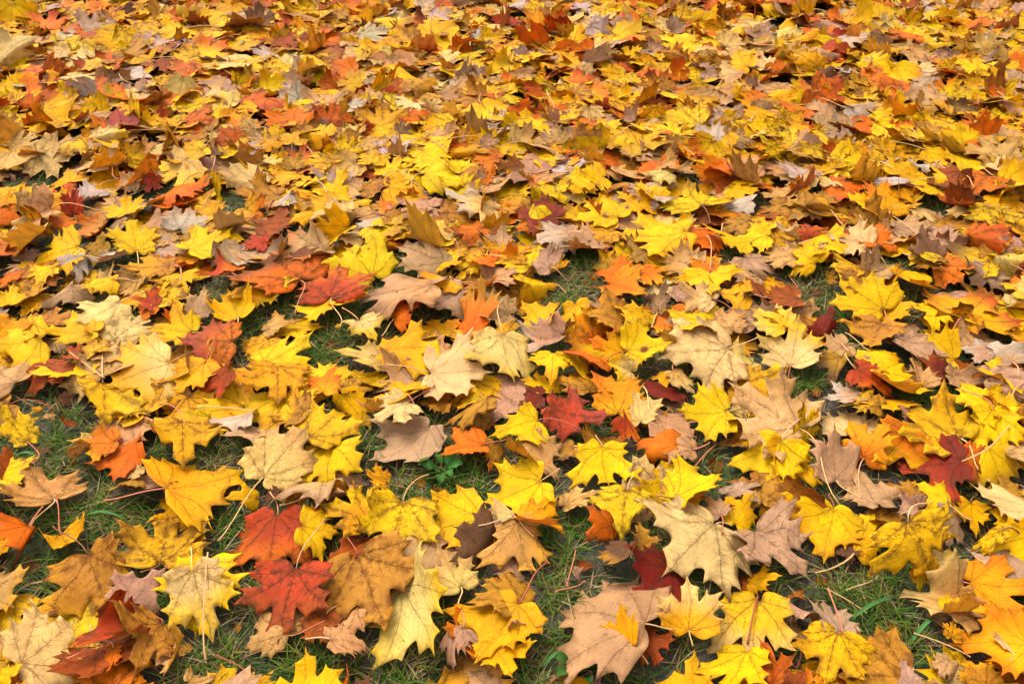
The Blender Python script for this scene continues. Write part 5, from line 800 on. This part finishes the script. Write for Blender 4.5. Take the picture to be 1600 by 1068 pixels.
def tube(pts, radii, sides=6):
    pts = np.asarray(pts, float); n = len(pts); V = []; F = []
    tang = np.gradient(pts, axis=0)
    for i in range(n):
        t = tang[i]/(np.linalg.norm(tang[i])+1e-9); a = np.cross(t, [0, 0, 1.]); a /= np.linalg.norm(a)+1e-9; b = np.cross(a, t)
        for k in range(sides):
            w = 2*math.pi*k/sides; V.append(pts[i]+radii[i]*(a*math.cos(w)+b*math.sin(w)))
    for i in range(n-1):
        for k in range(sides):
            k2 = (k+1) % sides; F.append((i*sides+k, i*sides+k2, (i+1)*sides+k2, (i+1)*sides+k))
    caps = [(0, k+1, k) for k in range(1, sides-1)]+[((n-1)*sides, (n-1)*sides+k, (n-1)*sides+k+1) for k in range(1, sides-1)]
    return np.array(V), np.array(F), np.array(caps)

STALK = [srgb(206, 142, 98), srgb(192, 112, 80), srgb(214, 166, 104), srgb(150, 78, 56), srgb(200, 158, 104), srgb(128, 86, 54)]
def stalk_path(B, d0, end, r, n=9):
    """from the blade's base, leaving along -d0, to the end point"""
    B = np.array(B, float); end = np.array(end, float); L = np.linalg.norm(end-B)
    c1 = B-d0*L*.35+np.array([0, 0, .10*L]); c2 = end+(B-end)*.3+np.array([r.gauss(0, .12)*L, r.gauss(0, .12)*L, .06*L])
    t = np.linspace(0, 1, n)[:, None]
    return (1-t)**3*B+3*(1-t)**2*t*c1+3*(1-t)*t*t*c2+t**3*end

# ------------------------------------------------------------------ lawn
gv, gf = [], []
N = 90
xs = np.sinh(np.linspace(-6, 6, N))/np.sinh(6)*220
for j in range(N):
    for i in range(N):
        x, y = xs[i], xs[j]+2; d = math.hypot(x, y-2)
        gv.append((x, y, .004*math.sin(3.1*x+1)*math.sin(2.3*y) if d < 8 else .12*math.sin(.11*x)*math.sin(.09*y)*min(1, (d-8)/30)))
for j in range(N-1):
    for i in range(N-1): a = j*N+i; gf.append((a, a+1, a+N+1, a+N))
lawn = bpy.data.objects.new('lawn', new_mesh('lawn', gv, np.zeros((0, 3)), gf, [M_LAWN])); COL.objects.link(lawn)
lawn['kind'] = 'structure'; lawn['label'] = 'short lawn of green grass and dry thatch under the leaves'

# ------------------------------------------------------------------ leaves below and beyond: one mass
ACC = dict(V=[], F3=[], F4=[], c1=[], c2=[], prm=[], luv=[], m3=[], m4=[]); acc_n = 0
def add_mass(A, mat=0):
    global acc_n
    if mat == 0: A = dict(A, F4=A['F4'][:0])      # too small to show a rim
    n = len(A['V']); ACC['V'].append(A['V']); ACC['F3'].append(A['F3']+acc_n); ACC['F4'].append(A['F4']+acc_n)
    for k in ('c1', 'c2', 'prm', 'luv'): ACC[k].append(A[k])
    ACC['m3'].append(np.full(len(A['F3']), mat)); ACC['m4'].append(np.full(len(A['F4']), mat)); acc_n += n
def add_mass_stalk(B, d0, end, r, rad=.0011):
    V, F4, F3 = tube(stalk_path(B, d0, end, r, 6), np.linspace(rad*1.3, rad, 6), 4)
    c = np.tile(r.choice(STALK), (len(V), 1)); z = np.zeros((len(V), 3))
    add_mass(dict(V=V, F3=F3, F4=F4, c1=c, c2=c, prm=np.zeros((len(V), 4)), luv=z), 1)

def gap_at(x, y, grow):
    for gx, gy, rx, ry in GRASS_GAPS:
        if ((x-gx)/(rx+grow))**2+((y-gy)/(ry+grow))**2 < 1: return True
    return False
# cells that the placed leaves will take
TAKEN = np.zeros((HNY, HNX), np.uint8)
yy, xx = np.mgrid[0:HNY, 0:HNX]
for e in LEAVES:
    x, y, s, w = e[0], e[1], e[6], e[7]; R = rot(*e[3:6])
    pts = (np.stack([FINE[0]['v'][:, 0]*s*w, FINE[0]['v'][:, 1]*s, 0*FINE[0]['v'][:, 0]], 1))@R.T+np.array(e[:3])
    iy, ix = cells(pts)
    for dy in (-1, 0, 1):
        for dx in (-1, 0, 1): TAKEN[iy+dy, ix+dx] = 1

def drop(x, y, s, tilt_x, tilt_y, yaw, code, r, z0=None, tp=None, fold=False, curl=1.0, stalk=.35, most=.035, flags='', top=.0):
    tp = tp or r.choice(COARSE)
    L = shape_leaf(tp, r, fold, None, curl); L[:, 1] -= .42
    V = (L*s)@rot(tilt_x, tilt_y, yaw).T+np.array([x, y, 0])
    iy, ix = cells(V)
    base = np.percentile(HM[iy, ix]-V[:, 2], 68 if y < 1.7 else 62) if z0 is None else z0-V[:, 2].min()
    V[:, 2] += base+top
    V = settle(V, tp['E'], .0012, most)
    stamp(V)
    add_mass(blade_arrays(tp, V, r, code, flags))
    if r.random() < stalk:
        b = V[np.argmin((tp['v']**2).sum(1))]; d0 = rot(tilt_x, tilt_y, yaw)@np.array([0, 1., 0])
        d0[2] *= .3
        L_ = s*r.uniform(.6, 1.1); a = r.gauss(0, .5); e = np.array([-d0[0]*math.cos(a)+d0[1]*math.sin(a), -d0[1]*math.cos(a)-d0[0]*math.sin(a), 0])
        end = b+e*L_; end[2] = max(.015, float(b[2])+r.uniform(-.015, .02)); add_mass_stalk(b, d0, end, r)

def weighted(**parts): return [code for code, number in parts.items() for _ in range(number)]
MIX = weighted(Y=15, G=11, A=4, T=5, K=4, O=5, P=4, R=1, S=1, V=3, W=1)
UNDER = weighted(A=4, S=1, K=3, T=4, G=5, Y=6, O=2, V=1, P=1)
DUO = {'Y': ['Y', 'Y', 'Y>G', 'Y>G', 'Y>O', 'Y>A'], 'G': ['G', 'G>O', 'G>A', 'G>Y'], 'A': ['A', 'A>G', 'A>S'], 'T': ['T', 'T>K', 'T>P', 'T>A'], 'K': ['K', 'K>B', 'K>W', 'K>T'],
       'O': ['O', 'O>R', 'O>G', 'O>S'], 'P': ['P', 'P>T', 'P>Y'], 'R': ['R>O', 'R>O', 'R', 'O>R'], 'S': ['S', 'S>O', 'S>B'], 'V': ['V>Y', 'V'], 'B': ['B', 'B>K'], 'W': ['W', 'W>K'], 'D': ['D'], 'M': ['M>R', 'M>O'], 'y': ['y']}
def half_width(y): return 1.0+.80*max(y, 0)
r = random.Random(21)
def in_frame(x, y): return abs(x) < .62*math.hypot(y, .9)+.08 and .5 < y < 4.1
spots = []
yq = .05
while yq < 5.8:
    inner = .5 < yq < 4.1; st = .060 if inner else .075
    xq = -half_width(yq)
    while xq < half_width(yq):
        st2 = st if in_frame(xq, yq) else st*1.8
        spots.append((xq+r.uniform(-.5, .5)*st2, yq+r.uniform(-.5, .5)*st)); xq += st2
    yq += st
r.shuffle(spots); count = 0
for x, y in spots:
    if gap_at(x, y, .024): continue
    iy, ix = int((y-HY0)/HC), int((x-HX0)/HC)
    if TAKEN[max(iy-7, 0):iy+8, max(ix-7, 0):ix+8].mean() > .93: continue
    code = r.choice(DUO[r.choice(UNDER if y < 2.0 else MIX)])
    s = max(.06, r.gauss(.094 if y < 2.2 else .110, .013))
    tl = .19 if y > .75 else .08
    drop(x, y, s, r.gauss(0, tl), r.gauss(0, tl), r.uniform(0, 6.3), code, r, fold=r.random() < (.3 if y > .75 else .05), curl=r.uniform(.8, 1.6)*(1 if y > .75 else .5), stalk=.18, flags=r.choice(['', '', 'm', 'v', 'd']), most=.02)
    count += 1
print('litter', count)
# leaves that lie mostly hidden among the placed ones
def placed_blade(e, r):
    x, y, z, a, b, c, s, w, code, flags, layer, disp = e[:12]
    tp = r.choice(FINE); fold = 'f' in flags
    L = shape_leaf(tp, r, fold, disp, r.uniform(.8, 1.45)*(1.4 if code[0] in 'KTWB' else 1))
    if fold: w = max(w, .85)
    L[:, 0] *= w
    R = rot(a, b, c)
    V = (L*s)@R.T+np.array([x, y, z])
    return tp, V, R
rH = random.Random(5)
for e in HIDDEN_LEAVES:
    tp, V, R = placed_blade(e, rH); V = settle(V, tp['E']); stamp(V); add_mass(blade_arrays(tp, V, rH, e[8], e[9]))

# ------------------------------------------------------------------ the leaves one can tell apart
def link_obj(name, me, parent=None, loc=None):
    o = bpy.data.objects.new(name, me); COL.objects.link(o)
    if loc is not None: o.location = loc
    if parent is not None: o.parent = parent
    return o
for idx, e in enumerate(LEAVES):
    r = random.Random(1000+idx)
    tp, V, R = placed_blade(e, r)
    iy, ix = cells(V); V[:, 2] -= min(.022, max(0., float(np.percentile(V[:, 2]-HM[iy, ix], 4))))     # come down to rest
    V = settle(V, tp['E'], .0012, .018); stamp(V)
    ib = np.argmin((tp['v']**2).sum(1)); base = V[ib].copy()
    A = blade_arrays(tp, V-base, r, e[8], e[9])
    root = bpy.data.objects.new('maple_leaf', None); COL.objects.link(root); root.location = base; root.empty_display_size = .02
    root['label'] = e[13]; root['category'] = 'leaf'; root['group'] = 'fallen maple leaves on the lawn'
    flat = np.concatenate([np.zeros(len(A['F3']), bool), np.ones(len(A['F4']), bool)])
    me = new_mesh('blade', A['V'], A['F3'], A['F4'], [M_LEAF], dict(c1=('FLOAT_COLOR', A['c1']), c2=('FLOAT_COLOR', A['c2']), prm=('FLOAT_COLOR', A['prm']), luv=('FLOAT_VECTOR', A['luv'])), flat=flat)
    link_obj('blade', me, root)
    d0 = R@np.array([0, 1., 0])
    if e[12]: end = np.array(e[12])-base
    else:
        if 'f' in e[9] and r.random() < .5: continue
        if r.random() < .5: continue
        a = r.gauss(0, .45); h = np.array([d0[0], d0[1], 0]); h /= np.linalg.norm(h)+1e-9
        end = -np.array([h[0]*math.cos(a)-h[1]*math.sin(a), h[1]*math.cos(a)+h[0]*math.sin(a), 0])*e[6]*r.uniform(.55, 1.0)
        end[2] = -base[2]+r.uniform(.012, .03)
    iy, ix = cells((base+end)[None]); end[2] = max(end[2], float(HM[iy, ix][0])-base[2]+.001)
    path = stalk_path(np.zeros(3), d0, end, r, 10)
    rad = .00095*r.uniform(.85, 1.25); rad_ = np.linspace(rad*1.15, rad, 10); rad_[-1] *= 1.7
    SV, SF, SC = tube(path, rad_, 6)
    me = new_mesh('stalk', SV, SC, SF, [M_STALK], dict(c1=('FLOAT_COLOR', np.tile(r.choice(STALK)*r.uniform(.8, 1.1), (len(SV), 1)))))
    link_obj('stalk', me, root)

# ------------------------------------------------------------------ far leaves whose place the photograph shows, then the loose top layer
r = random.Random(77)
COVER_BEFORE = COVER.copy(); COVER[:] = 0
for x, y, s, tilt, c in FAR_LEAVES:
    s *= 1.18
    if c in 'YGOR' : code = r.choice(DUO[c])
    else: code = r.choice(DUO[c])
    yaw = r.uniform(0, 6.3)
    # lean the sheet towards the camera whatever its heading
    n = np.array([0, -math.sin(tilt), math.cos(tilt)])
    inv = rot(0, 0, -yaw)@n
    b = math.asin(max(-1, min(1, inv[0]))); a = -math.atan2(inv[1], inv[2])*1.0
    drop(x, y, s, a, b, yaw, code, r, tp=r.choice(FINE[:8]), fold=r.random() < .12, curl=r.uniform(.9, 1.6), stalk=.45, most=.02, flags=r.choice(['', '', '', 'v', 'd', 'm']), top=.003)
PLACED = COVER | TAKEN; COVER |= COVER_BEFORE
for gx, gy, rx, ry in GRASS_GAPS:
    for k in range(int(math.pi*rx*ry*420)+1):
        a = r.uniform(0, 6.3); q = math.sqrt(r.random()); x, y = gx+rx*q*math.cos(a), gy+ry*q*math.sin(a)
        if COVER[int((y-HY0)/HC), int((x-HX0)/HC)]: continue
        if r.random() < .75: drop(x, y, r.uniform(.010, .030), r.gauss(0, .4), r.gauss(0, .4), r.uniform(0, 6.3), r.choice(['A', 'S', 'K', 'T', 'B', 'B', 'G', 'A>S']), r, tp=r.choice(COARSE), fold=r.random() < .5, curl=1.6, stalk=0, most=.01, flags='m')
        else:
            th = r.uniform(0, 6.3); e_ = np.array([math.cos(th), math.sin(th), 0])*r.uniform(.03, .08); b_ = np.array([x, y, r.uniform(.010, .022)])
            add_mass_stalk(b_, -e_/np.linalg.norm(e_), b_+e_+np.array([0, 0, r.uniform(-.006, .01)]), r, .0008)
count = 0
for k in range(9000):
    y = r.uniform(.1, 5.6); x = r.uniform(-1, 1)*half_width(y)
    inframe = abs(x) < .62*math.hypot(y, .9)+.1 and y > .2
    if inframe and y < 1.95: continue
    if gap_at(x, y, .03): continue
    if inframe:
        iy, ix = int((y-HY0)/HC), int((x-HX0)/HC)
        if HM[iy, ix] > .058 or PLACED[iy-6:iy+7, ix-6:ix+7].mean() > .45: continue
    code = r.choice(DUO[r.choice(MIX)])
    drop(x, y, max(.055, r.gauss(.100 if y < 2.2 else .118, .014)), r.gauss(.0, .28), r.gauss(0, .26), r.uniform(0, 6.3), code, r, fold=r.random() < .36, curl=r.uniform(.8, 1.8), stalk=.4, flags=r.choice(['', '', 'm', 'v', 'd']), most=.02)
    count += 1
    if count > 1250: break
print('top', count)
cat = {k: np.vstack(ACC[k]) for k in ('V', 'F3', 'F4', 'c1', 'c2', 'prm', 'luv')}
flat = np.concatenate([np.zeros(len(cat['F3']), bool), np.ones(len(cat['F4']), bool)])
me = new_mesh('fallen_leaves', cat['V'], cat['F3'], cat['F4'], [M_LEAF, M_STALK], {k: ('FLOAT_VECTOR' if k == 'luv' else 'FLOAT_COLOR', cat[k]) for k in ('c1', 'c2', 'prm', 'luv')},
              mat_idx=np.concatenate(ACC['m3']+ACC['m4']), flat=flat)
mass = link_obj('fallen_leaves', me); mass['kind'] = 'stuff'; mass['label'] = 'dense carpet of yellow, orange and brown fallen maple leaves'; mass['category'] = 'leaves'
print('mass tris', len(cat['F3'])+2*len(cat['F4']), 'litter', acc_n)

# ------------------------------------------------------------------ grass
GREEN = [srgb(78, 106, 22), srgb(58, 92, 18), srgb(100, 118, 30), srgb(66, 102, 24), srgb(46, 70, 12), srgb(112, 112, 38)]
STRAW = [srgb(160, 134, 92), srgb(138, 110, 70), srgb(180, 154, 108), srgb(106, 80, 48)]
gr = np.random.RandomState(3); GV = []; GF = []; GCc = []; gn = 0
def blade_strip(p, d, length, width, lift, droop, col, segs=4):
    global gn
    side = np.array([-d[1], d[0], 0])
    for i in range(segs+1):
        t = i/segs; w = width*(1-t**1.6)+.00015
        c = p+d*length*t*math.cos(lift*(1-.5*t))+np.array([0, 0, max(.0, length*(math.sin(lift)*t-droop*t*t))])
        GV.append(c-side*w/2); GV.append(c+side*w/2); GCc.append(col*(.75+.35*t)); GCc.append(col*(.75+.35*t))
        if i < segs: a = gn+2*i; GF.append((a, a+1, a+3, a+2))
    gn += 2*(segs+1)
nb = 0
oy, ox = np.nonzero((COVER == 0) | ((LOW > .030) & (np.arange(HNY)[:, None] < (2.2-HY0)/HC) & (gr.rand(HNY, HNX) < .6)))
wx = HX0+(ox+.5)*HC; wy = HY0+(oy+.5)*HC
inside = (np.abs(wx) < .62*np.hypot(wy, .9)+.12) & (wy > .45) & (wy < 4.2)
around = (np.abs(wx) < 1.3+.85*np.maximum(wy, 0)) & (wy < 6.3)
keep = gr.rand(len(wx)) < np.where(inside, np.where(wy < 1.9, .62, .3), np.where(around, .02, .001))
wx, wy = np.concatenate([wx[keep]]*2), np.concatenate([wy[keep]]*2)
for x, y in zip(wx, wy):
    x += gr.uniform(-.8, .8)*HC; y += gr.uniform(-.8, .8)*HC
    straw = gr.rand() < .34+.3*math.sin(19*x+7*y+3)*math.sin(23*y-5*x)
    th = gr.rand()*2*math.pi; d = np.array([math.cos(th), math.sin(th), 0])
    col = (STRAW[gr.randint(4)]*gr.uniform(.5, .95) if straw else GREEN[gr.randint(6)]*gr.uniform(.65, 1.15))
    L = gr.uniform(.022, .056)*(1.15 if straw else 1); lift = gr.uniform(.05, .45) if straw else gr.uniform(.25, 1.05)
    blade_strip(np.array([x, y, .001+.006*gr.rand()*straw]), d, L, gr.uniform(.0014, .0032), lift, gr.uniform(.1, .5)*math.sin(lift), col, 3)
    nb += 1
print('grass blades', nb)
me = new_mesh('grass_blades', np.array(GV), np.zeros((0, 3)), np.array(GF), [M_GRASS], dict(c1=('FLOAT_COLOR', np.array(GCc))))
g = link_obj('grass_blades', me); g['kind'] = 'stuff'; g['label'] = 'short green and straw-dry grass showing between the leaves'; g['category'] = 'grass'

# ------------------------------------------------------------------ small plants
for (a, b, lab) in BROAD_BLADES:
    a = np.array(a); b = np.array(b); L = np.linalg.norm(b-a); d = (b-a)/L; side = np.array([-d[1], d[0]])
    V = []; F = []; n = 9
    for i in range(n):
        t = i/(n-1); w = .0062*math.sin(math.pi*min(1, .12+t*.88))**.6*(1-.25*t)+.0003; c = a+d*L*t+side*.03*L*math.sin(math.pi*t)
        z = .006+.020*math.sin(math.pi*(.08+.80*t))
        for s_, dz in ((-1, .0012), (0, -.0010), (1, .0012)): V.append((c[0]+side[0]*w*s_/2, c[1]+side[1]*w*s_/2, z+dz))
    V = np.array(V)
    for i in range(n-1):
        for k in range(2): q = i*3+k; F.append((q, q+1, q+4, q+3))
    V2 = V-np.array([0, 0, .0004]); m = len(V); F += [(q[3]+m, q[2]+m, q[1]+m, q[0]+m) for q in F[:2*(n-1)]]
    allV = np.vstack([V, V2]); o3 = np.array([a[0], a[1], .0])
    me = new_mesh('broad_grass_blade', allV-o3, np.zeros((0, 3)), F, [M_GRASS], dict(c1=('FLOAT_COLOR', np.tile(srgb(74, 118, 58), (len(allV), 1)))))
    o = link_obj('broad_grass_blade', me, None, o3); o['label'] = lab; o['category'] = 'grass blade'; o['group'] = 'broad grass blades in the lawn'
def weed(name, at, lab, cat, n, length, lobes, colour, seed):
    r = random.Random(seed)
    root = bpy.data.objects.new(name, None); COL.objects.link(root); root.location = (at[0], at[1], .004); root['label'] = lab; root['category'] = cat
    for i in range(n):
        th = i*2*math.pi/n+r.uniform(-.3, .3); L = length*r.uniform(.7, 1.1); st = length*r.uniform(.25, .7); lift = r.uniform(.25, .6)
        d = np.array([math.cos(th), math.sin(th), 0]); s = np.array([-d[1], d[0], 0])
        p0 = np.zeros(3); p1 = d*st+np.array([0, 0, st*lift+.01])
        TV, TF, TC = tube([p0, p0+(p1-p0)*.5+np.array([0, 0, .004]), p1], [.0012, .001, .0008], 5)
        link_obj('stem', new_mesh('stem', TV, TC, TF, [M_GRASS], dict(c1=('FLOAT_COLOR', np.tile(srgb(92, 122, 60), (len(TV), 1))))), root)
        V = []; F = []; m = 9
        for k in range(m):
            t = k/(m-1); w = L*.36*math.sin(math.pi*(t*.93+.03))**.75*(1+(.22*math.sin(lobes*math.pi*2*t) if lobes else 0))
            z = .012*math.sin(2.2*t)-.35*L*t*t*.5
            for q in (-1, -.5, 0, .5, 1): V.append(p1+d*L*t+s*w*q+np.array([0, 0, z+.004*abs(q)]))
        for k in range(m-1):
            for q in range(4): a = k*5+q; F.append((a, a+1, a+6, a+5))
        V = np.array(V); mm = len(V); allV = np.vstack([V, V-np.array([0, 0, .0004])]); F += [(f[3]+mm, f[2]+mm, f[1]+mm, f[0]+mm) for f in list(F)]
        link_obj('leaflet', new_mesh('leaflet', allV, np.zeros((0, 3)), F, [M_GRASS], dict(c1=('FLOAT_COLOR', np.tile(colour*r.uniform(.75, 1.15), (len(allV), 1))))), root)
weed('weed_plant', WEED, 'bright green lobed weed growing in the open grass gap', 'weed', 7, .027, 2.5, srgb(62, 108, 40), 2)
weed('clover_plant', CLOVER, 'low round-leaved green clover in grass at the lower edge', 'clover', 5, .024, 0, srgb(54, 84, 28), 3)
